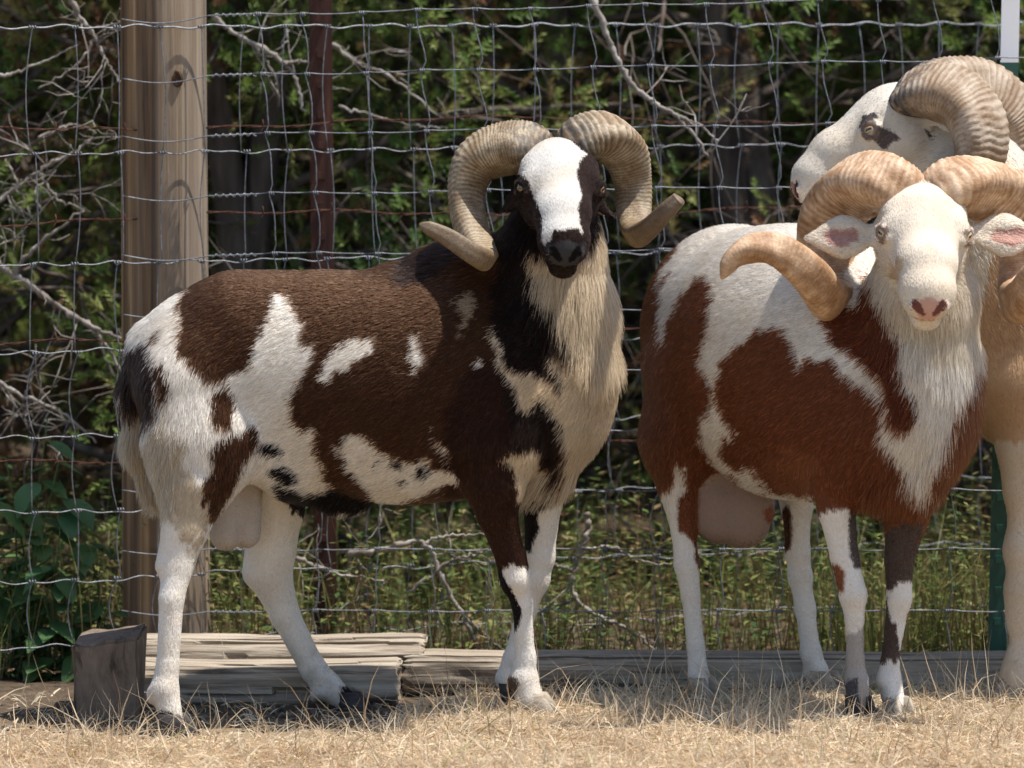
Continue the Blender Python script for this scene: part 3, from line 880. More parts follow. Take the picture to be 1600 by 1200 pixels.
# off hind leg, stretched forward
B.chain([(395,690,.07,74),(430,790,.10,45),(423,860,.115,38),(420,893,.12,35),(445,960,.13,24),(488,1043,.14,21),(510,1072,.145,24),(540,1094,.14,18)], 'hind_off', k=.009, hl=.0055)
B.chain([(402,884,.12,18),(398,893,.12,16)], 'hind_off', k=.02, hl=.0055)
B.chain([(496,1084,.14,8),(490,1090,.14,7)], 'hind_off', k=.01, hl=.006)
# flank fold, sheath, scrotum, tail
B.chain([(400,690,-.05,40),(450,735,-.03,40)], 'torso', k=.05, hl=.010, hair=back)
B.chain([(450,758,0,15),(530,782,0,16),(560,786,0,12)], 'torso', k=.03, hl=.012, hair=(0, 0, -1))
B.chain([(374,720,.0,22),(355,785,-.008,24),(353,836,-.008,25)], 'scrotum', k=.008, hl=.003, hair=(0, 0, -1))
B.chain([(392,740,.012,20),(387,795,.004,22),(385,834,.004,23)], 'scrotum', k=.004, hl=.003, hair=(0, 0, -1))
B.chain([(232,530,.0,22),(219,610,.0,27),(222,690,.0,24),(238,770,.0,14)], 'tail', k=.02, hl=.028, hair=(.08, 0, -1), flat=.8, axis=lat)
poll = W(873, 208, -0.095); nose = W(886, 356, -0.290)
H1 = Head(poll, nose, (0.95, 0.24, 0.10), 1.0, 1.09)
ear1 = [(H1.p(.050, -.070, -.045), H1.p(.072, -.105, -.082), -H1.L + H1.U * .4, .015), (H1.p(.050, -.070, .045), H1.p(.072, -.105, .080), H1.L + H1.U * .4, .015)]
add_head(B, H1, ear1, lid=.0066)
D1 = [(None, None, WHITE, 1)]
body1 = ('torso', 'withers', 'neck', 'fore_near', 'hind_near', 'tail')
brown1 = [(284,466),(280,504),(282,544),(300,572),(320,586),(360,590),(384,580),(400,556),(404,528),(416,500),(424,472),(436,456),(456,472),(476,504),(476,536),(490,566),(470,592),(460,624),(458,656),(480,676),(492,688),(500,720),(514,750),(526,772),(590,790),(700,800),(850,860),(1000,800),(1000,300),(760,330),(620,400),(440,405),(330,420),(296,446)]
CO1 = [
 (('torso','withers','neck','tail','fore_near','hind_near'), brown1, BROWN, 1),
 (('fore_near','torso','neck'), [(700,640),(760,560),(830,600),(860,760),(880,800),(826,886),(780,892),(700,760)], (0.034,0.015,0.010), 1),
 (('torso','fore_near','scrotum'), [(516,688),(540,694),(550,678),(574,682),(580,702),(602,716),(640,718),(664,714),(684,728),(706,734),(714,757),(680,772),(640,782),(606,792),(594,786),(576,760),(552,732),(532,704)], WHITE, 1),
 (('torso',), [(676,672),(684,690),(700,706),(704,724),(696,712),(682,696)], WHITE, .6),
 (('torso',), ell(664,736,12,11), BLACK, .6), (('torso',), ell(624,728,10,6), BLACK, .6), (('torso',), ell(592,722,5,3), BLACK, .4), (('torso',), ell(632,754,4,3), BLACK, .4),
 (('torso',), [(504,592),(520,560),(544,532),(584,530),(586,548),(560,556),(532,576),(516,598)], WHITE, 1),
 (('torso','fore_near'), [(640,552),(652,526),(662,548),(668,564),(648,586)], WHITE, 1), (('torso','fore_near'), ell(752,570,7,9), WHITE, .7),
 (('torso','withers','neck','fore_near'), [(718,470),(745,450),(750,482),(732,500),(722,525)], (0.36,0.27,0.18), 1),
 (('withers','torso','neck'), [(610,440),(640,405),(700,380),(780,360),(775,395),(700,425),(640,450)], (0.026,0.016,0.013), 1),
 # belly
 (('torso','hind_near','hind_off','scrotum'), [(432,756),(470,772),(524,768),(560,775),(594,784),(600,800),(470,805),(462,800),(440,772)], BLACK, .5),
 (('torso','hind_near'), ell(446,743,25,11,.35), BLACK, .6),
 (('hind_off','torso'), [(430,760),(470,765),(472,800),(455,802)], BLACK, .6),
 # rump and thigh patches
 (('hind_near','torso'), ell(346,636,19,36), BROWN, .8),
 (('hind_near','torso'), [(332,704),(340,688),(368,672),(396,668),(408,680),(404,696),(384,720),(368,752),(356,784),(342,818),(324,812),(314,792),(320,760),(332,732)], BROWN, .6),
 (('torso','hind_near'), [(400,692),(430,694),(446,706),(440,714),(410,708)], BLACK, .5),
 (('torso','hind_near','tail'), [(180,586),(198,538),(238,540),(243,592),(240,630),(222,672),(206,650),(184,612)], (0.026,0.015,0.012), 1),
 (('torso','hind_near','tail'), [(243,566),(254,560),(262,598),(260,624),(248,628),(245,600)], BROWN, .8), (('torso','hind_near','tail'), ell(240,644,6,13), BROWN, .8), (('torso','hind_near','tail'), ell(248,524,6,9,.4), BROWN, .6),
 (('tail',), [(180,655),(270,640),(280,860),(180,860)], (0.47,0.385,0.28), 1.5), (('hind_near',), [(215,690),(262,660),(300,735),(335,800),(300,860),(262,800),(235,780)], (0.50,0.415,0.305), 2.2),
 # neck, chest
 (('neck','torso','fore_near'), [(770,440),(800,300),(940,300),(945,340),(880,640),(880,735),(790,720),(800,640),(775,560)], (0.018,0.011,0.009), 1),
 (('neck','torso','fore_near','fore_off'), [(826,390),(832,420),(848,448),(868,484),(898,524),(902,540),(880,528),(864,545),(866,570),(876,592),(880,616),(868,600),(845,584),(816,582),(796,576),(784,540),(774,500),(768,520),(780,565),(792,590),(808,606),(818,642),(834,640),(848,628),(866,648),(880,684),(888,716),(882,735),(866,735),(850,720),(842,698),(818,706),(786,716),(784,724),(800,736),(812,752),(806,786),(840,786),(905,800),(1000,740),(1000,500),(980,330),(935,330),(930,380),(880,400)], CREAM, 1),
 (('neck','torso','fore_near','fore_off'), [(838,776),(852,760),(876,748),(880,754),(860,768),(842,784)], BLACK, .4),
 # legs
 (('fore_near',), [(778,893),(800,892),(832,886),(845,1130),(770,1130)], WHITE, .5),
 (('fore_near',), [(772,880),(784,892),(802,922),(814,950),(815,972),(803,990),(796,960),(788,925),(776,900)], BLACK, .5),
 (('fore_off',), [(800,770),(846,780),(844,830),(832,850),(824,866),(790,866)], BLACK, .6),
 (('hind_near',), [(232,1118),(262,1112),(286,1125),(290,1160),(228,1160)], BLACK, .5), (('hind_off',), ell(543,1085,13,13), BLACK, .4),
 (('fore_near',), ell(797,1070,12,16), (0.10,0.07,0.05), .5),
 (('scrotum',), None, (0.46,0.40,0.35), 1),
 # head: black sides, white blaze, grey nose
 (('head','ear','muzzle'), None, (0.022,0.014,0.012), 1),
 (('neck',), [(790,240),(950,240),(940,330),(880,380),(800,330)], (0.018,0.011,0.009), 1),
 (('head','muzzle'), [(792,256),(830,226),(848,190),(885,190),(895,222),(918,240),(906,254),(902,276),(909,306),(906,330),(911,368),(903,357),(890,358),(862,360),(858,388),(849,384),(845,354),(840,324),(833,306),(827,284),(806,270)], (0.56,0.535,0.50), .35),
 (('muzzle',), ell(884,388,32,26), (0.035,0.032,0.034), .4),
] + face_marks(H1, (0.014,0.010,0.009), (0.045,0.042,0.044), (0.008,0.007,0.007), (0.010,0.008,0.008))
px_eye = [H1.eye_pos(q) for q in (-1, 1)]
def bare1(P, G):
    d = np.min([np.linalg.norm(P - e, axis=1) for e in px_eye], 0)
    return (d < 0.0165) | (np.linalg.norm(P - H1.p(.258, -.046), axis=1) < 0.024)
def len1(P, G, L):
    px, py = to_px(P)
    ch = (G == B.groups.index('neck')) & (px > 825) & (py > 420)
    L = np.where(ch, 0.040, L)
    L = np.where((px < 275) & (py > 650) & (py < 800) & (G == B.groups.index('hind_near')), 0.022, L)
    return L
fine = (np.minimum(H1.p(-.05, .05), H1.p(.29, -.1)) - [.10, .08, .05], np.maximum(H1.p(-.05, .05), H1.p(.29, -.1)) + [.10, .08, .03])
make_body(ram1, B, fine, WHITE, CO1, 31, 290000, len1, bare1)
add_eyes(ram1, H1)
MAT_HORN1 = horn_material('grey_brown_horn', (0.045, 0.032, 0.021), (0.22, 0.165, 0.10), (0.52, 0.44, 0.33), 0.9, (0.085, 0.058, 0.038))
horn(ram1, [(858,250,-.055,24),(823,232,-.066,36),(777,236,-.055,37),(741,256,-.05,32),(727,297,-.055,26),(731,345,-.075,24),(747,385,-.11,21),(757,404,-.15,17),(737,396,-.185,14.5),(697,370,-.195,12.5),(655,350,-.20,8)], MAT_HORN1, ridge=.0075, seed=3, amp=.085)
horn(ram1, [(884,244,-.055,22),(908,220,-.066,34),(945,213,-.05,35),(975,236,-.02,31),(988,283,.0,25),(990,330,-.01,23),(995,364,-.05,19.5),(1015,356,-.10,15.5),(1040,332,-.13,13),(1062,311,-.14,10.5)], MAT_HORN1, ridge=.0075, blunt=True, seed=4, amp=.085)
hoof(ram1, 836, 1108, -.075, -0.35, MAT_HOOF_L); hoof(ram1, 806, 1098, .08, -0.5, MAT_HOOF_D)
hoof(ram1, 272, 1140, -.168, -0.4, MAT_HOOF_D); hoof(ram1, 548, 1102, .135, -0.25, MAT_HOOF_D, s=.85)

# ------------------------------------------------------------------ the red and white ram, coming towards us
ram2 = empty('ram', W(1250, 1110, 0.06))
tag(ram2, 'stocky red brown and white ram facing the camera, cream face, golden horns', 'ram', 'rams standing at the fence')
B = Body()
ax2 = norm(np.array([.57, -.82, 0])); lat2 = np.array([.82, .57, 0]); back2 = -ax2 + np.array([0, 0, -.5])
B.chain([(1148,518,.26,166),(1236,564,.10,203),(1318,585,-.03,190),(1366,602,-.09,160)], 'torso', k=.04, flat=.80, axis=lat2, hair=back2, hl=.013)
B.chain([(1416,640,-.13,98),(1404,716,-.13,70)], 'neck', k=.04, flat=.9, axis=lat2, hair=(0, -.1, -1), hl=.028)
B.chain([(1440,395,-.205,66),(1440,470,-.19,74),(1430,560,-.16,86),(1418,650,-.14,90)], 'neck', k=.035, flat=.92, axis=(0, 1, 0), hair=(0, -.05, -1), hl=.026)
B.chain([(1310,640,-.06,92),(1308,735,-.10,56)], 'fore_a', k=.04, flat=.8, axis=lat2, hair=(0, 0, -1), hl=.012)
B.chain([(1308,735,-.10,56),(1307,795,-.115,31),(1320,872,-.12,23),(1333,930,-.125,23),(1335,965,-.125,15.5),(1336,1030,-.125,14.5),(1338,1062,-.125,19.5),(1341,1102,-.135,19)], 'fore_a', k=.007, hl=.0045)
B.chain([(1434,650,-.07,76),(1428,745,-.10,50)], 'fore_b', k=.04, flat=.85, axis=lat2, hair=(0, 0, -1), hl=.012)
B.chain([(1428,745,-.10,50),(1416,810,-.105,34),(1405,875,-.105,24),(1405,935,-.105,21),(1397,985,-.105,15.5),(1391,1032,-.105,15),(1389,1062,-.105,20),(1398,1102,-.115,19)], 'fore_b', k=.007, hl=.0045)
B.chain([(1088,590,.20,88),(1064,690,.18,60),(1058,758,.17,32)], 'hind_a', k=.04, flat=.9, axis=lat2, hair=(-.2, 0, -1), hl=.013)
B.chain([(1058,758,.17,32),(1068,830,.165,20),(1073,882,.16,21),(1079,930,.155,15.5),(1087,1010,.145,14.5),(1092,1060,.14,18),(1097,1092,.13,17)], 'hind_a', k=.007, hl=.0045)
B.chain([(1232,690,.26,52),(1245,790,.255,25),(1246,862,.25,19.5),(1250,900,.25,19),(1258,950,.245,16),(1267,1020,.235,16),(1276,1050,.23,18.5),(1286,1074,.22,16)], 'hind_b', k=.012, hl=.0045)
B.chain([(1135,715,.20,36),(1120,780,.188,38),(1122,812,.188,38)], 'scrotum', k=.015, hl=.003, hair=(0, 0, -1))
B.chain([(1158,715,.20,36),(1168,785,.18,41),(1162,815,.18,42)], 'scrotum', k=.006, hl=.003, hair=(0, 0, -1))
B.chain([(1190,790,.17,10),(1203,806,.165,9)], 'scrotum', k=.006, hl=.003, hair=(0, 0, -1))
poll = W(1443, 272, -0.225); nose = W(1455, 434, -0.405)
H2 = Head(poll, nose, (1.0, 0.06, -0.01), 1.02, 1.15)
eb = [(W(1372,368,-.235), W(1268,372,-.225), (-.12,-.92,.36), .030), (W(1517,366,-.235), W(1618,368,-.215), (.12,-.92,.36), .030)]
add_head(B, H2, eb, lid=.0098)
whole2 = [(1085,343),(1062,385),(1040,425),(1032,470),(1034,545),(1042,520),(1050,490),(1066,460),(1090,440),(1113,433),(1117,455),(1110,505),(1102,555),(1098,578),(1109,605),(1112,634),(1106,656),(1094,690),(1118,724),(1150,754),(1187,784),(1230,806),(1270,815),(1268,772),(1212,774),(1187,753),(1181,738),(1145,727),(1130,707),(1130,686),(1150,686),(1153,678),(1130,655),(1117,630),(1119,593),(1135,557),(1160,535),(1207,505),(1223,515),(1233,510),(1241,541),(1251,585),(1262,557),(1285,567),(1300,562),(1342,603),(1378,624),(1380,676),(1393,717),(1440,768),(1460,738),(1481,691),(1489,655),(1497,620),(1520,583),(1560,540),(1530,300),(1250,280),(1180,290),(1100,310)]
CO2 = [
 (('torso','neck','fore_a','fore_b','hind_a','hind_b'), whole2, WHITE, 1),
 (('torso','neck','fore_a'), [(1290,500),(1303,534),(1337,554),(1373,583),(1386,619),(1393,665),(1414,678),(1437,655),(1430,624),(1414,598),(1406,531),(1400,500),(1380,472),(1356,426),(1346,470),(1322,482)], (0.115,0.034,0.016), .8),
 (('neck','torso'), ell(1528,560,12,50), RED, .8),
 (('torso','fore_a'), ell(1235,735,38,34,-.5), (0.20,0.078,0.038), 2.0),
 (('hind_a',), [(1026,775),(1048,762),(1056,722),(1072,735),(1074,765),(1060,790),(1060,825),(1076,842),(1086,858),(1092,880),(1140,1130),(1020,1130)], WHITE, .6),
 (('hind_b',), [(1200,770),(1290,770),(1320,1130),(1220,1130)], WHITE, .6), (('hind_b',), ell(1228,824,9,36), (0.07,0.026,0.015), .5),
 (('fore_a',), [(1270,815),(1290,798),(1326,794),(1328,850),(1338,882),(1370,900),(1370,1130),(1300,1130),(1290,900)], WHITE, .6),
 (('fore_a',), [(1327,805),(1345,800),(1350,885),(1336,882),(1326,850)], GREY, .6), (('fore_a',), ell(1305,900,15,24,-.3), (0.20,0.075,0.035), .6),
 (('fore_a',), [(1300,985),(1370,980),(1370,1130),(1300,1130)], (0.40,0.355,0.315), 1.6), (('fore_a',), [(1310,1068),(1340,1060),(1345,1130),(1310,1130)], (0.09,0.08,0.08), 1),
 (('fore_b',), [(1370,825),(1440,822),(1430,920),(1420,1040),(1370,1036)], (0.075,0.052,0.042), 1), (('fore_b',), [(1386,925),(1404,912),(1428,908),(1428,945),(1414,974),(1392,972)], WHITE, .6),
 (('fore_b',), [(1400,975),(1425,970),(1414,1005),(1406,1030)], WHITE, .6), (('fore_b',), [(1360,1034),(1430,1030),(1440,1130),(1360,1130)], WHITE, .6),
 (('scrotum',), None, (0.30,0.215,0.17), 1), (('scrotum',), ell(1203,806,11,14), (0.22,0.085,0.05), .3),
 (('head','ear','muzzle'), None, (0.67,0.59,0.49), 1),
 (('neck',), [(1350,250),(1540,250),(1535,420),(1530,560),(1400,520),(1375,460),(1350,420)], (0.68,0.60,0.49), .8),
 (('head',), ell(1400,420,9,26,.2), (0.50,0.38,0.27), .8),
 (('ear',), ell(1313,370,30,16,.05), (0.42,0.24,0.20), .7), (('ear',), ell(1575,370,30,16,-.05), (0.45,0.25,0.20), .7),
] + face_marks(H2, (0.24,0.17,0.135), PINK, (0.16,0.065,0.055), (0.42,0.23,0.19), .021)
px_eye2 = [H2.eye_pos(q) for q in (-1, 1)]
def bare2(P, G):
    d = np.min([np.linalg.norm(P - e, axis=1) for e in px_eye2], 0)
    return (d < 0.0175) | (np.linalg.norm(P - H2.p(.258, -.046), axis=1) < 0.022)
def len2(P, G, L):
    px, py = to_px(P)
    ch = (G == B.groups.index('neck')) & (py > 520)
    L = np.where(np.linalg.norm(P - H2.p(-.005, -.02), axis=1) < .045, 0.016, L)
    return np.where(ch, 0.034, L)
fine = (np.minimum(H2.p(-.05, .05), H2.p(.29, -.1)) - [.10, .06, .05], np.maximum(H2.p(-.05, .05), H2.p(.29, -.1)) + [.10, .06, .03])
make_body(ram2, B, fine, RED, CO2, 57, 290000, len2, bare2)
add_eyes(ram2, H2, eye_material('pale_eye', (0.52, 0.40, 0.20)))
MAT_HORN2 = horn_material('golden_horn', (0.16, 0.082, 0.042), (0.44, 0.28, 0.165), (0.74, 0.57, 0.42), 0.0)
hl_ = [(1432,312,-.205,30),(1394,290,-.220,41),(1348,287,-.185,44),(1309,316,-.13,43),(1292,368,-.085,40),(1290,420,-.09,37),(1298,462,-.13,33),(1287,462,-.21,29),(1262,428,-.255,27),(1222,397,-.28,24),(1180,388,-.29,20),(1146,402,-.295,15),(1127,436,-.30,9)]
horn(ram2, hl_, MAT_HORN2, ridge=.0062, seed=7, amp=.075)
horn(ram2, [(2*1441 - p[0] + (10 if i > 3 else 0), p[1] + 4, p[2], p[3]) for i, p in enumerate(hl_)], MAT_HORN2, ridge=.0064, seed=8, amp=.075)
hoof(ram2, 1344, 1112, -.14, -1.2, MAT_HOOF_D); hoof(ram2, 1403, 1112, -.12, -1.1, MAT_HOOF_L)
hoof(ram2, 1100, 1098, .13, -0.9, MAT_HOOF_L); hoof(ram2, 1290, 1080, .215, -0.7, MAT_HOOF_L)

# ------------------------------------------------------------------ the pale ram behind, in profile, mostly out of the frame
ram3 = empty('ram', W(1760, 1085, 0.20))
tag(ram3, 'tan ram with white face in profile, standing behind the red and white ram', 'ram', 'rams standing at the fence')
B = Body(); Y3 = .20
B.chain([(1625,540,Y3,122),(1700,540,Y3,150),(1860,550,Y3,168),(2020,545,Y3,165),(2130,545,Y3,130)], 'torso', k=.09, flat=.78, axis=lat, hair=(1, 0, -.4), hl=.015)
B.chain([(1452,205,Y3,52),(1515,300,Y3,72),(1580,420,Y3,98),(1612,560,Y3,108)], 'neck', k=.09, flat=.8, axis=lat, hair=(.6, 0, -1), hl=.018)
for (dx, yy, g) in ((0, Y3 - .075, 'fore_near'), (46, Y3 + .075, 'fore_off')):
    B.chain([(1616+dx,610,yy,78),(1610+dx,700,yy,46),(1604+dx,760,yy,32),(1597+dx,860,yy,24),(1596+dx,925,yy,22),(1593+dx,965,yy,15),(1591+dx,1035,yy,14.5),(1588+dx,1060,yy,19),(1584+dx,1086,yy,17)], g, k=.03, flat=.9, axis=lat, hl=.0055)
    B.chain([(2110+dx,600,yy,90),(2090+dx,720,yy,60),(2135+dx,860,yy,24),(2130+dx,960,yy,18),(2120+dx,1055,yy,19),(2110+dx,1086,yy,17)], 'hind', k=.015, flat=.9, axis=lat, hl=.0055)
B.chain([(1790,705,Y3,14),(1990,730,Y3,14)], 'torso', k=.03, hl=.01, hair=(0, 0, -1))
poll = W(1412, 120, Y3); nose = W(1228, 254, Y3 - .03)
H3 = Head(poll, nose, (0.12, -1, 0.0), 1.02, 1.12)
ear3 = [(H3.p(.020, -.075, .055), H3.p(-.035, -.10, .10), H3.L + H3.F * .3, .017), (H3.p(.020, -.075, -.055), H3.p(-.035, -.10, -.10), -H3.L + H3.F * .3, .017)]
add_head(B, H3, ear3, lid=.0095)
CO3 = [
 (('fore_near','fore_off','hind'), [(1500,690),(2300,720),(2300,1150),(1500,1150)], (0.62,0.53,0.42), 1.5),
 (('neck',), [(1380,100),(1640,100),(1580,330),(1530,470),(1440,430)], (0.66,0.60,0.50), 1),
 (('head','ear','muzzle'), None, (0.60,0.55,0.48), 1),
 (('head',), [(1340,200),(1350,181),(1366,176),(1371,183),(1355,194),(1347,210)], (0.07,0.06,0.055), .4),
 (('head',), [(1350,198),(1372,195),(1392,203),(1408,217),(1394,217),(1384,232),(1376,230),(1366,221),(1352,213)], (0.10,0.08,0.075), .5),
 (('ear',), ell(1447,216,9,11), (0.05,0.04,0.04), .4), (('neck',), ell(1460,222,22,20), (0.52,0.36,0.20), .7),
] + face_marks(H3, (0.16,0.12,0.10), (0.30,0.16,0.13), (0.05,0.02,0.02), (0.25,0.18,0.15), .018)
px_eye3 = [H3.eye_pos(q) for q in (-1, 1)]
def bare3(P, G): return np.min([np.linalg.norm(P - e, axis=1) for e in px_eye3], 0) < 0.0155
fine = (np.minimum(H3.p(-.05, .05), H3.p(.29, -.1)) - [.04, .10, .04], np.maximum(H3.p(-.05, .05), H3.p(.29, -.1)) + [.04, .10, .04])
make_body(ram3, B, fine, TAN, CO3, 77, 130000, None, bare3)
add_eyes(ram3, H3, eye_material('yellow_eye', (0.45, 0.30, 0.12)))
MAT_HORN3 = horn_material('ash_brown_horn', (0.15, 0.11, 0.075), (0.31, 0.24, 0.175), (0.48, 0.40, 0.31), 1.0)
h3 = [(1418,158,Y3-.04,32),(1448,146,Y3-.075,42),(1490,152,Y3-.10,44),(1522,188,Y3-.12,43),(1528,240,Y3-.13,39),(1506,290,Y3-.13,33),(1466,318,Y3-.14,27),(1424,312,Y3-.17,20),(1396,290,Y3-.20,12)]
horn(ram3, h3, MAT_HORN3, ridge=.0085, seed=12, amp=.085)
horn(ram3, [(1432,150,Y3+.035,32),(1470,138,Y3+.07,40),(1530,140,Y3+.10,42),(1572,176,Y3+.12,42),(1584,236,Y3+.13,38),(1562,290,Y3+.13,32),(1520,318,Y3+.14,26),(1478,312,Y3+.17,19),(1450,292,Y3+.2,11)], MAT_HORN3, ridge=.0085, seed=13, amp=.085)
for px_, yy in ((1583, Y3-.075), (1629, Y3+.075), (2108, Y3-.075), (2154, Y3+.075)):
    hoof(ram3, px_, 1090, yy, math.pi, MAT_HOOF_L)

# ================================================================== PLANTS
def tri_mesh(name, V, mat, parent=None, tint=None, smooth=False, nv=3):
    """V (n, nv, 3): loose little faces, one mesh"""
    n = len(V); me = bpy.data.meshes.new(name)
    me.vertices.add(n * nv); me.vertices.foreach_set('co', V.reshape(-1).astype(np.float32))
    me.loops.add(n * nv); me.loops.foreach_set('vertex_index', np.arange(n * nv, dtype=np.int32))
    me.polygons.add(n); me.polygons.foreach_set('loop_start', np.arange(0, n * nv, nv, dtype=np.int32))
    me.update(calc_edges=True)
    if tint is not None:
        at = me.attributes.new('tint', 'FLOAT', 'POINT'); at.data.foreach_set('value', np.repeat(tint, nv).astype(np.float32))
    return link(name, me, mat, parent, smooth)
def rand_rot(dirs, rg):
    """frames whose z axis is dirs, random roll"""
    z = norm(dirs); a = norm(rg.randn(len(z), 3)); x = norm(a - z * np.sum(a * z, 1, keepdims=True)); y = np.cross(z, x)
    return np.stack([x, y, z], -1)

def leaf_mat(name, stops, trans=0.35, rough=0.6, rnd=False):
    m = NT(name, rough, 0.3)
    f = m.attr('tint')
    if rnd:
        oi = m.node('ShaderNodeObjectInfo')
        f = m.math('ADD', f, m.math('MULTIPLY', m.math('SUBTRACT', oi.outputs['Random'], 0.5), 0.25))
    c = m.ramp(f, stops); m.color(c); m.translucent(c, trans)
    return m.m
MAT_JUNIPER = leaf_mat('juniper_leaf', [(0.0, (0.03, 0.07, 0.02)), (0.35, (0.075, 0.14, 0.036)), (0.58, (0.17, 0.23, 0.055)), (0.70, (0.24, 0.235, 0.08)), (0.80, (0.20, 0.105, 0.05)), (1.0, (0.14, 0.065, 0.035))], 0.3, 0.6, True)
MAT_WEED = leaf_mat('weed_leaf', [(0.0, (0.035, 0.08, 0.024)), (0.35, (0.10, 0.15, 0.04)), (0.6, (0.22, 0.24, 0.07)), (0.8, (0.30, 0.24, 0.11)), (1.0, (0.20, 0.11, 0.06))], 0.4)
MAT_STRAW = leaf_mat('dry_grass_blade', [(0.0, (0.20, 0.12, 0.06)), (0.3, (0.46, 0.31, 0.17)), (0.6, (0.72, 0.57, 0.39)), (0.95, (0.84, 0.74, 0.57)), (1.0, (0.25, 0.27, 0.08))], 0.38, 0.55)
mb_ = NT('juniper_bark', 0.9, 0.1); co = mb_.obj(); mb_.color(mb_.ramp(mb_.noise(mb_.mapping(co, (30, 30, 6)), 1.0, 5), [(0.3, (0.035, 0.026, 0.022)), (0.6, (0.11, 0.09, 0.075)), (0.8, (0.19, 0.165, 0.145))])); mb_.bump(mb_.noise(mb_.mapping(co, (60, 60, 8)), 1.0, 4), 0.8, 0.01)
MAT_BARK = mb_.m
mt_ = NT('dead_wood', 0.85, 0.15); co = mt_.obj(); mt_.color(mt_.ramp(mt_.noise(co, 26, 5), [(0.3, (0.11, 0.09, 0.075)), (0.55, (0.25, 0.22, 0.195)), (0.75, (0.42, 0.39, 0.36))])); mt_.bump(mt_.noise(co, 90, 3), 0.5, 0.003)
MAT_DEAD = mt_.m
mt2 = NT('shaded_dead_twig', 0.9, 0.1); co = mt2.obj(); mt2.color(mt2.ramp(mt2.noise(co, 5, 4), [(0.32, (0.05, 0.036, 0.030)), (0.55, (0.12, 0.095, 0.08)), (0.72, (0.27, 0.235, 0.21))]))  # darker dead wood: the thicket's shade is put into the twig colour
MAT_SHADED_TWIG = mt2.m

# feathery sprig of scale leaves
def sprig_template(rg, npair=7):
    T = []
    for i in range(npair):
        z = (i + 0.5) / npair
        L = 0.42 * (1 - 0.55 * z)
        for s in range(3):
            a = s * 2.1 + i * 1.3
            d = norm(np.array([math.cos(a), math.sin(a), 0.9])) * L
            b = np.array([0, 0, z]); w = np.array([-math.sin(a), math.cos(a), 0]) * 0.055
            T.append([b - w, b + w, b + d + rg.randn(3) * 0.03])
    T.append([[-.03, 0, 0], [.03, 0, 0], [0, 0, 1.15]])
    return np.array(T)
def sprigs(pos, dirs, size, rg, npair=7):
    T = sprig_template(rg, npair); R = rand_rot(dirs, rg)
    V = np.einsum('tvc,nkc->ntvk', T, R) * size[:, None, None, None] + pos[:, None, None, :]
    return V.reshape(-1, 3, 3), len(T)

def grow(mb, p, d, L, r, rg, depth, tips, gravity=0.0, sides=5, wob=0.18):
    n = max(4, int(L / 0.05))
    pts = [np.array(p, float)]; d = norm(d)
    for i in range(n):
        d = norm(d + rg.randn(3) * wob + np.array([0, 0, -gravity]) / n)
        pts.append(pts[-1] + d * L / n)
    pts = np.array(pts); rad = np.linspace(r, r * 0.35, len(pts))
    mb.tube(pts, rad, sides)
    tips.append((pts, depth))
    if depth > 0:
        for k in range(rg.randint(3, 6)):
            i = rg.randint(1, len(pts)); dd = norm(d * 0.6 + rg.randn(3) * 0.8)
            grow(mb, pts[min(i, len(pts)-1)], dd, L * (0.35 + 0.3 * rg.rand()), max(rad[min(i, len(pts)-1)] * 0.6, 0.0011), rg, depth - 1, tips, gravity, 4, wob * 1.2)

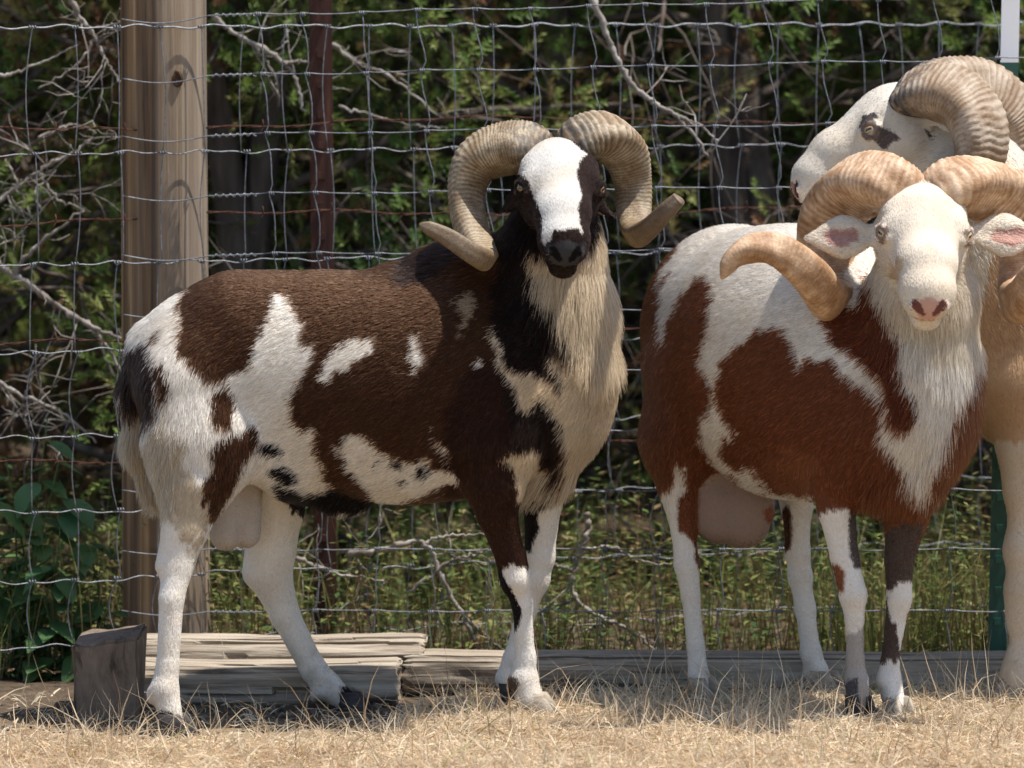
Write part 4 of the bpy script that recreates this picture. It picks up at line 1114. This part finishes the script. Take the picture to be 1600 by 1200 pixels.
def make_juniper(name, h, spread, seed, n_limb, n_sprig, size, live_low):
    """trunk stems, separate limbs (the shaded low ones dead and twiggy), feathery crown"""
    rg = np.random.RandomState(seed)
    e = empty(name, (0, 0, 0))
    mb = MB(); stems = []
    for s in range(3):
        a = rg.rand() * 6.28; top = np.array([math.cos(a) * 0.25 * spread, math.sin(a) * 0.25 * spread, h * (0.8 + 0.2 * rg.rand())])
        pts = spline([[0.03*math.cos(a), 0.03*math.sin(a), -0.05], top * [.35, .35, .3] + rg.randn(3) * .04, top * [.7, .7, .65] + rg.randn(3) * .04, top], 18)
        stems.append(pts); mb.tube(pts, np.linspace(0.045, 0.012, 18) * (0.7 + 0.4 * rg.rand()) * h / 2.2, 9)
    mb.build('trunk', MAT_BARK, e)
    P, D, S, TN = [], [], [], []
    for i in range(n_limb):
        st = stems[rg.randint(3)]; u = (i + rg.rand()) / n_limb
        p = st[int(1 + u * (len(st) - 2))]; z = p[2] / h
        a = rg.rand() * 6.28
        L = spread * (0.95 - 0.62 * z) * (0.7 + 0.5 * rg.rand())
        d = np.array([math.cos(a), math.sin(a), 0.15 + 0.5 * rg.rand()])
        live = (z > 0.44) or rg.rand() < live_low
        mb = MB(); tips = []
        grow(mb, p, d, L, (0.012 if live else 0.0075) * h / 2.2, rg, 1 if live else 2, tips, 0.35, 5, 0.16)
        mb.build('limb', MAT_BARK if live else MAT_SHADED_TWIG, e)
        if live:
            ct = 0.25 + 0.45 * rg.rand() + (0.36 if rg.rand() < 0.22 else 0)
            for pts, dp in tips:
                k = int(n_sprig / n_limb / len(tips) * (1.6 if dp else 1.0)) + 1
                t = 0.35 + 0.65 * rg.rand(k) if dp else 0.15 + 0.85 * rg.rand(k)
                q = pts[np.minimum((t * (len(pts) - 1)).astype(int), len(pts) - 1)]
                dirn = norm(pts[-1] - pts[0])
                off = rg.randn(k, 3) * np.array([.045, .045, .035]) * size / 0.05
                P.append(q + off); D.append(dirn * 0.8 + norm(off) * 0.7 + np.array([0, 0, .35]) + rg.randn(k, 3) * .35); S.append(size * (0.6 + 0.8 * rg.rand(k))); TN.append(ct + rg.randn(k) * 0.09)
    P, D, S, TN = np.vstack(P), np.vstack(D), np.concatenate(S), np.concatenate(TN)
    V, T = sprigs(P, D, S, rg, 7 if size < .07 else 6)
    tri_mesh('crown', V, MAT_JUNIPER, e, np.repeat(np.clip(TN, 0, 1), T))
    return e
def copy_tree(src, loc, rz, sc, label, group):
    r = src.copy(); COL.objects.link(r); r.location = loc; r.rotation_euler = (0, 0, rz); r.scale = (sc, sc, sc)
    for ch in src.children:
        c = ch.copy(); COL.objects.link(c); c.parent = r
    return tag(r, label, 'tree', group)
GT = 'juniper trees behind the fences'
protos = [make_juniper('juniper_tree', 2.5, 0.95, 101, 52, 8200, 0.050, 0.66), make_juniper('juniper_tree', 2.7, 0.95, 102, 54, 6000, 0.050, 0.22), make_juniper('juniper_tree', 2.5, 1.0, 103, 54, 7200, 0.052, 0.42)]
far = make_juniper('juniper_tree', 3.4, 1.45, 104, 66, 10000, 0.085, 0.55)
spots = [(-1.22, 1.70, 1, 0.4, 1.0, 'twiggy half dead juniper beyond the fence, beside the wooden post'),
         (-0.52, 1.75, 0, 2.2, 1.0, 'bright green juniper between wooden post and rusty post'),
         (0.02, 2.15, 2, 4.0, 1.05, 'juniper behind the horned head of the dark ram'),
         (0.52, 2.05, 1, 5.2, 1.0, 'bare stemmed juniper between the heads of the dark and pale rams'),
         (1.02, 2.35, 0, 3.3, 1.05, 'juniper behind the raised head of the pale ram'),
         (1.62, 2.2, 2, 1.2, 1.0, 'juniper beyond the green steel post'),
         (-1.95, 2.4, 2, 0.9, 1.1, 'juniper at the left edge behind the twiggy one')]
used = set()
for i, (x, y, k, rz, sc, lb) in enumerate(spots):
    if k not in used:
        used.add(k); t = protos[k]; t.location = (x, y, 0); t.rotation_euler = (0, 0, rz); t.scale = (sc, sc, sc); tag(t, lb, 'tree', GT)
    else:
        copy_tree(protos[k], (x, y, 0), rz, sc, lb, GT)
first = True
rg = np.random.RandomState(9)
for j, (y0, n, w) in enumerate(((3.9, 6, 2.6), (5.8, 6, 3.4), (8.5, 6, 4.4))):
    for i in range(n):
        x = -w + 2 * w * i / (n - 1) + (rg.rand() - .5) * .4; y = y0 + (rg.rand() - .5) * .8
        lb = 'tall dark juniper deep in the thicket behind the front junipers'
        if first: first = False; far.location = (x, y, 0); tag(far, lb, 'tree', 'junipers deep in the thicket')
        else: copy_tree(far, (x, y, 0), rg.rand() * 6.28, 0.9 + .3 * rg.rand(), lb, 'junipers deep in the thicket')

# ---- pale dead branches that can be picked out
def dead_branch(label, px_pts, Y, r, forks=(), seed=0, twigs=5):
    rg = np.random.RandomState(seed); mb = MB()
    def limb(pp, r0, y0):
        R = np.array([[*W(p[0], p[1], (p[2] if len(p) > 2 else y0))] for p in pp])
        S = spline(R, 8 * len(R)); S = S + rg.randn(*S.shape) * 0.0016
        mb.tube(S, np.linspace(r0, r0 * 0.4, len(S)) * (1 + 0.18 * rg.randn(len(S))), 7); return S
    S = limb(px_pts, r, Y)
    for fk in forks: limb(fk, r * 0.62, Y)
    tips = []
    for k in range(twigs):
        p = S[rg.randint(len(S))]; grow(mb, p, norm(rg.randn(3) * [1, .4, 1]), 0.06 + 0.10 * rg.rand(), r * 0.27, rg, 1, tips, 0, 4, 0.2)
    return tag(mb.build('dead_branch', MAT_DEAD), label, 'branch', 'dead branches behind the fence')
dead_branch('long pale branch slanting down above the heads, left of the pale ram', [(915,-30),(945,45),(965,95),(995,140),(1035,168),(1075,200),(1108,248)], 0.72, .0062, [[(1000,145),(1050,178),(1095,196),(1120,222)]], 1, 3)
dead_branch('thick whitish branch slanting down to the wooden post', [(-30,395),(20,428),(80,470),(140,510),(190,528)], 0.80, .0075, [[(130,500),(170,545),(200,600)],[(20,428),(60,380),(130,330)]], 2, 8)
dead_branch('forked white branch arching over the weeds beneath the dark ram', [(540,866),(600,858),(660,848),(688,895),(712,945),(752,988),(800,1026)], 0.56, .0062, [[(660,850),(700,838),(760,834)],[(695,930),(682,958),(684,980)],[(725,965),(745,1010),(760,1034)],[(640,925),(700,880),(720,872),(745,866),(760,858)]], 3, 4)
dead_branch('twisting brown branch standing in the weeds between the two front rams', [(916,800),(918,830),(905,868),(894,905),(902,940),(940,965),(985,985),(1025,1018)], 0.58, .0060, [[(905,865),(930,856),(960,858),(1000,876),(1050,884)],[(896,890),(870,884),(850,880)],[(948,970),(925,980),(908,990)],[(1000,990),(978,1006)],[(895,935),(860,952)]], 4, 3)
dead_branch('pale branch crossing behind the top wires beside the wooden post', [(335,28),(380,60),(430,88),(460,120),(475,175)], 0.95, .006, [[(400,72),(430,120),(436,165)],[(440,100),(470,96),(492,104)]], 5, 6)
dead_branch('grey branch behind the rusty post pointing down to the ram horn', [(520,70),(560,100),(610,120),(690,185)], 1.05, .0045, [[(530,165),(580,180),(650,196),(700,200)]], 6, 5)
dead_branch('tangle of grey twigs left of the wooden post near the top', [(100,-20),(125,25),(150,60),(165,95),(188,130)], 0.80, .0055, [[(0,120),(50,105),(120,70)],[(150,60),(120,100),(60,140)],[(60,215),(110,195),(150,205)]], 7, 12)
dead_branch('bent grey twig rising beside the tail of the dark ram', [(-20,330),(30,290),(70,262),(120,235),(150,205)], 0.85, .005, [[(60,270),(90,310),(140,330)],[(30,290),(10,250)]], 8, 12)
dead_branch('thin grey twigs low behind the wires at the far left', [(-20,590),(40,620),(90,640),(150,690)], 0.9, .004, [[(40,620),(60,570),(110,540)]], 9, 10)
dead_branch('weathered stick lying behind the timbers under the dark ram', [(460,870),(520,895),(600,908)], 0.60, .0042, [[(532,952),(570,930),(600,912),(625,880)]], 10, 2)

# ---- undergrowth behind the fence: nobody could count it
rg = np.random.RandomState(17)
LV, LT = [], []
def weed_leaf(pos, d, up, L, w):
    d = norm(d); s = norm(np.cross(d, up)); u = np.cross(s, d)
    m1 = pos + d * L * .45 - u * L * .04; t = pos + d * L - u * L * .16
    return [[pos, m1 + s * w, t], [pos, t, m1 - s * w]]
n_st = 2600
for i in range(n_st):
    x = rg.uniform(-1.7, 2.1); y = 0.50 + 1.5 * rg.rand() ** 1.5
    if 0.55 < (x + 0.65) / 0.2 < 0: continue
    h = (0.10 + 0.24 * rg.rand()) * (1.35 if rg.rand() < .15 else 1)
    lean = rg.randn(2) * .18; ct = np.clip(0.45 + 0.26 * rg.randn(), 0, 1)
    z0 = -0.01
    k = rg.randint(9, 17)
    for j in range(k):
        u = (j + .6) / k
        p = np.array([x + lean[0] * h * u * u, y + lean[1] * h * u * u, z0 + h * u])
        a = j * 2.4 + i; d = np.array([math.cos(a), math.sin(a), .25 - .5 * rg.rand()])
        L = (0.012 + 0.02 * rg.rand()) * (1.25 - .5 * u)
        LV += weed_leaf(p, d, np.array([0, 0, 1.0]), L, L * (.14 + .12 * rg.rand())); LT += [np.clip(ct + .12 * rg.randn(), 0, 1)] * 2
    b = np.array([x, y, z0]); tt = np.array([x + lean[0] * h, y + lean[1] * h, z0 + h])
    for wv in (np.array([.0012, 0, 0]), np.array([0, .0012, 0])): LV.append([b - wv, b + wv, tt]); LT.append(min(1, ct + .3))
for i in range(1700):       # grasses among them
    x = rg.uniform(-1.7, 2.1); y = 0.46 + 1.3 * rg.rand() ** 1.6
    if rg.rand() < .35: x = rg.uniform(.55, 1.2); y = .46 + .4 * rg.rand()
    h = .08 + .22 * rg.rand(); l = rg.randn(2) * .3 * h
    p0 = np.array([x, y, -.01]); p1 = p0 + [l[0] * .3, l[1] * .3, h * .6]; p2 = p0 + [l[0], l[1], h * (.8 + .2 * rg.rand())]
    a = rg.rand() * 6.28; wv = np.array([math.cos(a), math.sin(a), 0]) * .0016; t = np.clip(.68 + .2 * rg.randn(), 0, 1)
    LV += [[p0 - wv, p0 + wv, p1 + wv * .7], [p0 - wv, p1 + wv * .7, p1 - wv * .7], [p1 - wv * .7, p1 + wv * .7, p2]]; LT += [t] * 3
ug = tri_mesh('undergrowth', np.array(LV), MAT_WEED, None, np.array(LT))
tag(ug, 'low yellow green weeds and grass growing behind the timbers', 'undergrowth', kind='stuff')
# fallen leaves and twigs on the ground beyond the fence
q = 9000; P = np.stack([rg.uniform(-3, 3, q), 0.45 + 4.5 * rg.rand(q) ** 1.4, np.full(q, .006)], -1)
Rm = rand_rot(norm(rg.randn(q, 3) * [.35, .35, .1] + [0, 0, 1]), rg)
T = np.array([[[-.5, 0, 0], [.1, -.22, .05], [.6, 0, .1]], [[-.5, 0, 0], [.6, 0, .1], [.1, .22, .02]]])
V = (np.einsum('tvc,nkc->ntvk', T, Rm) * rg.uniform(.012, .03, q)[:, None, None, None] + P[:, None, None]).reshape(-1, 3, 3)
ml = leaf_mat('fallen_leaf', [(0, (0.05, 0.03, 0.02)), (.5, (0.15, 0.09, 0.05)), (1, (0.28, 0.19, 0.11))], .15)
tag(tri_mesh('leaf_litter', V, ml, None, np.repeat(rg.rand(q), 2)), 'brown fallen leaves covering the ground under the junipers', 'leaf litter', kind='stuff')

# ---- broad leaved plants at the left
mlf = NT('broad_leaf', 0.45, 0.4); co = mlf.obj(); oi = mlf.node('ShaderNodeObjectInfo')
c = mlf.mix(oi.outputs['Random'], (0.055, 0.14, 0.055), (0.13, 0.24, 0.075)); c = mlf.mix(mlf.math('MULTIPLY', mlf.noise(co, 60, 3), .4), c, (0.10, 0.15, 0.06)); mlf.color(c); mlf.translucent(c, .3)
def leaf_data(seed):
    rg = np.random.RandomState(seed); prof = [(0, .0), (.08, .19), (.22, .30), (.40, .32), (.60, .25), (.80, .13), (1, 0)]
    v = []; f = []
    for u, w in prof:
        dz = -.22 * u * u
        v += [(-w + rg.randn() * .01, u, dz + .10 * w), (0, u, dz - .02), (w + rg.randn() * .01, u, dz + .10 * w)]
    for i in range(len(prof) - 1):
        b = i * 3; f += [(b, b+1, b+4, b+3), (b+1, b+2, b+5, b+4)]
    me = bpy.data.meshes.new('leaf'); me.from_pydata(v, [], f); me.materials.append(mlf.m)
    me.polygons.foreach_set('use_smooth', np.ones(len(f), bool)); return me
leaves = [leaf_data(s) for s in range(4)]
mst = NT('green_stem', .6); mst.color((0.07, 0.11, 0.04))
def broadleaf(label, px, Y, py_top, seed, n):
    rg = np.random.RandomState(seed); base = W(px, 1060, Y); base[2] = -.02
    e = empty('broadleaf_plant', base); top = W(px + rg.uniform(-15, 15), py_top, Y)
    for s in range(3):
        tp = top + rg.randn(3) * [.05, .04, .03] - [0, 0, s * .09]
        S = spline([base + rg.randn(3) * .01, base * .6 + tp * .4 + rg.randn(3) * .02, tp], 16)
        mb = MB(); mb.tube(S, np.linspace(.0032, .0014, 16), 6); mb.build('stem', mst.m, e)
        for j in range(n // 3):
            p = S[min(15, 2 + int((j + rg.rand()) / (n // 3) * 13))]
            a = rg.uniform(-3.6, .5); d = Vector((math.cos(a), math.sin(a), rg.uniform(-.75, .15))).normalized()
            o = bpy.data.objects.new('leaf', leaves[rg.randint(4)]); COL.objects.link(o)
            sc = rg.uniform(.05, .095)
            x = d.cross(Vector((0, 0, 1))).normalized(); z = x.cross(d)
            M = Matrix((x, d, z)).transposed().to_4x4() @ Matrix.Diagonal((sc, sc, sc, 1)); M.translation = Vector(p) + d * .012
            o.parent = e; o.matrix_parent_inverse = Matrix.Translation(-Vector(e.location)); o.matrix_basis = M
    return tag(e, label, 'plant', 'broad leaved plants at the fence')
broadleaf('broad leaved plant at the very edge left of the timber block', 20, .58, 640, 1, 42)
broadleaf('tallest broad leaved plant behind the wires above the timber block', 75, .62, 600, 2, 45)
broadleaf('low broad leaved plant touching the wooden post beside the timber block', 135, .56, 780, 3, 33)
broadleaf('broad leaved plant hidden low behind the timber block', 60, .54, 850, 4, 36)

# ---- dry grass in front
rg = np.random.RandomState(23)
def blades(n, xr, yr, hr, flat, wid, mask, tint=(.55, .2)):
    x = rg.uniform(*xr, n); y = yr[0] + (yr[1] - yr[0]) * rg.rand(n)
    k = mask(x, y) > rg.rand(n); x, y = x[k], y[k]; n = len(x)
    z = ground_z(x, y) - .003
    L = rg.uniform(*hr, n); a = rg.rand(n) * 6.28
    el = np.clip(rg.randn(n) * .45 + flat, .05, 1.45)
    d = np.stack([np.cos(a) * np.cos(el), np.sin(a) * np.cos(el), np.sin(el)], -1)
    b = rg.rand(n) * 6.28; bend = np.stack([np.cos(b), np.sin(b), -.75 + 0 * b], -1) * rg.uniform(.1, .75, n)[:, None]
    s = norm(np.cross(d, np.stack([np.cos(b + 1), np.sin(b + 1), .4 + 0*b], -1)))
    p0 = np.stack([x, y, z], -1); w = (wid * rg.uniform(.6, 1.4, n))[:, None]; Lc = L[:, None]
    pts = [p0 + Lc * (t * d + t * t * bend * .8) for t in (0, .35, .7, 1.0)]
    for q in pts[1:]: q[:, 2] = np.maximum(q[:, 2], z + .004 + .012 * rg.rand(n))
    ws = (1, .9, .6, .12)
    q = [np.stack([pts[i] - s * w * ws[i], pts[i] + s * w * ws[i], pts[i+1] + s * w * ws[i+1], pts[i+1] - s * w * ws[i+1]], 1) for i in range(3)]
    tn = np.clip(tint[0] + tint[1] * rg.randn(n) + .25 * (vnoise(p0, 6, 5) - .5), 0, .97)
    tn = np.where(rg.rand(n) < .012, 1.0, tn)
    return np.concatenate(q), np.tile(tn, 3)
FEET = [W(836,1108,-.075), W(806,1098,.08), W(272,1140,-.168), W(548,1102,.135), W(1344,1112,-.14), W(1403,1112,-.12), W(1100,1098,.13), W(1290,1080,.215)]
def feet_clear(x, y):
    k = np.ones_like(x)
    for f in FEET: k = k * (1 - 0.85 * np.exp(-(((x - f[0]) / .055) ** 2 + ((y - f[1] + .05) / .085) ** 2) ** 2))   # trodden flat
    return k
def gmask(x, y):
    return gmask0(x, y) * feet_clear(x, y)
def gmask0(x, y):
    edge = -0.28 + 0.48 * smooth01((x + 0.28) / 0.22) + .08 * (vnoise(np.stack([x, y, 0*x], -1), 7, 8) - .5)
    return np.clip(smooth01((edge - y) / .10 + .5), .04, 1) * np.where(y > .27, 0, 1)
parts = [blades(62000, (-1.5, 1.5), (-.85, .28), (.02, .055), .2, .0012, gmask0, (.62, .2)), blades(16000, (-1.5, 1.5), (-.85, .28), (.035, .09), .75, .0009, gmask, (.62, .18)),
         blades(9000, (-2.2, 2.2), (-1.9, -.85), (.03, .08), .5, .0016, gmask), blades(4200, (-1.5, 1.5), (-.7, .27), (.05, .11), .9, .0009, lambda x, y: gmask(x, y) * smooth01(vnoise(np.stack([x, y, 0*x], -1), 9, 31) * 3 - 1.3), (.6, .2)),
         blades(1500, (-1.5, 1.5), (-.7, .30), (.09, .17), 1.2, .0008, lambda x, y: np.where((y < .27) & (gmask(x, y) > .1), .6, .08), (.5, .15))]
Vq = np.concatenate([p[0] for p in parts]); tn = np.concatenate([p[1] for p in parts])
gr = tri_mesh('dry_grass', Vq, MAT_STRAW, None, tn, nv=4)
tag(gr, 'short dry straw coloured grass covering the ground in front of the rams', 'grass', kind='stuff')
# stones and clods on the bare strip
ms = NT('clod', .95, .1); ms.color(ms.ramp(ms.noise(ms.obj(), 40, 4), [(.3, (.06, .045, .035)), (.7, (.20, .16, .12))]))
mb = MB()
for i in range(420):
    x = rg.uniform(-1.1, .0) if rg.rand() < .8 else rg.uniform(0, 1.2); y = rg.uniform(-.35, .18); r = rg.uniform(.003, .011)
    bm = bmesh.new(); bmesh.ops.create_icosphere(bm, subdivisions=1, radius=r)
    v = np.array([q.co[:] for q in bm.verts]); f = [[q.index for q in fc.verts] for fc in bm.faces]; bm.free()
    v = v * (1 + .35 * rg.randn(len(v), 1)) * [1.2, 1, .6] + [x, y, float(ground_z(np.array([x]), np.array([y]))[0]) + r * .2]
    mb.add(v, f)
tag(mb.build('soil_clods', ms.m, smooth=False), 'brown crumbs of soil on the trodden strip under the dark ram', 'soil', kind='stuff')
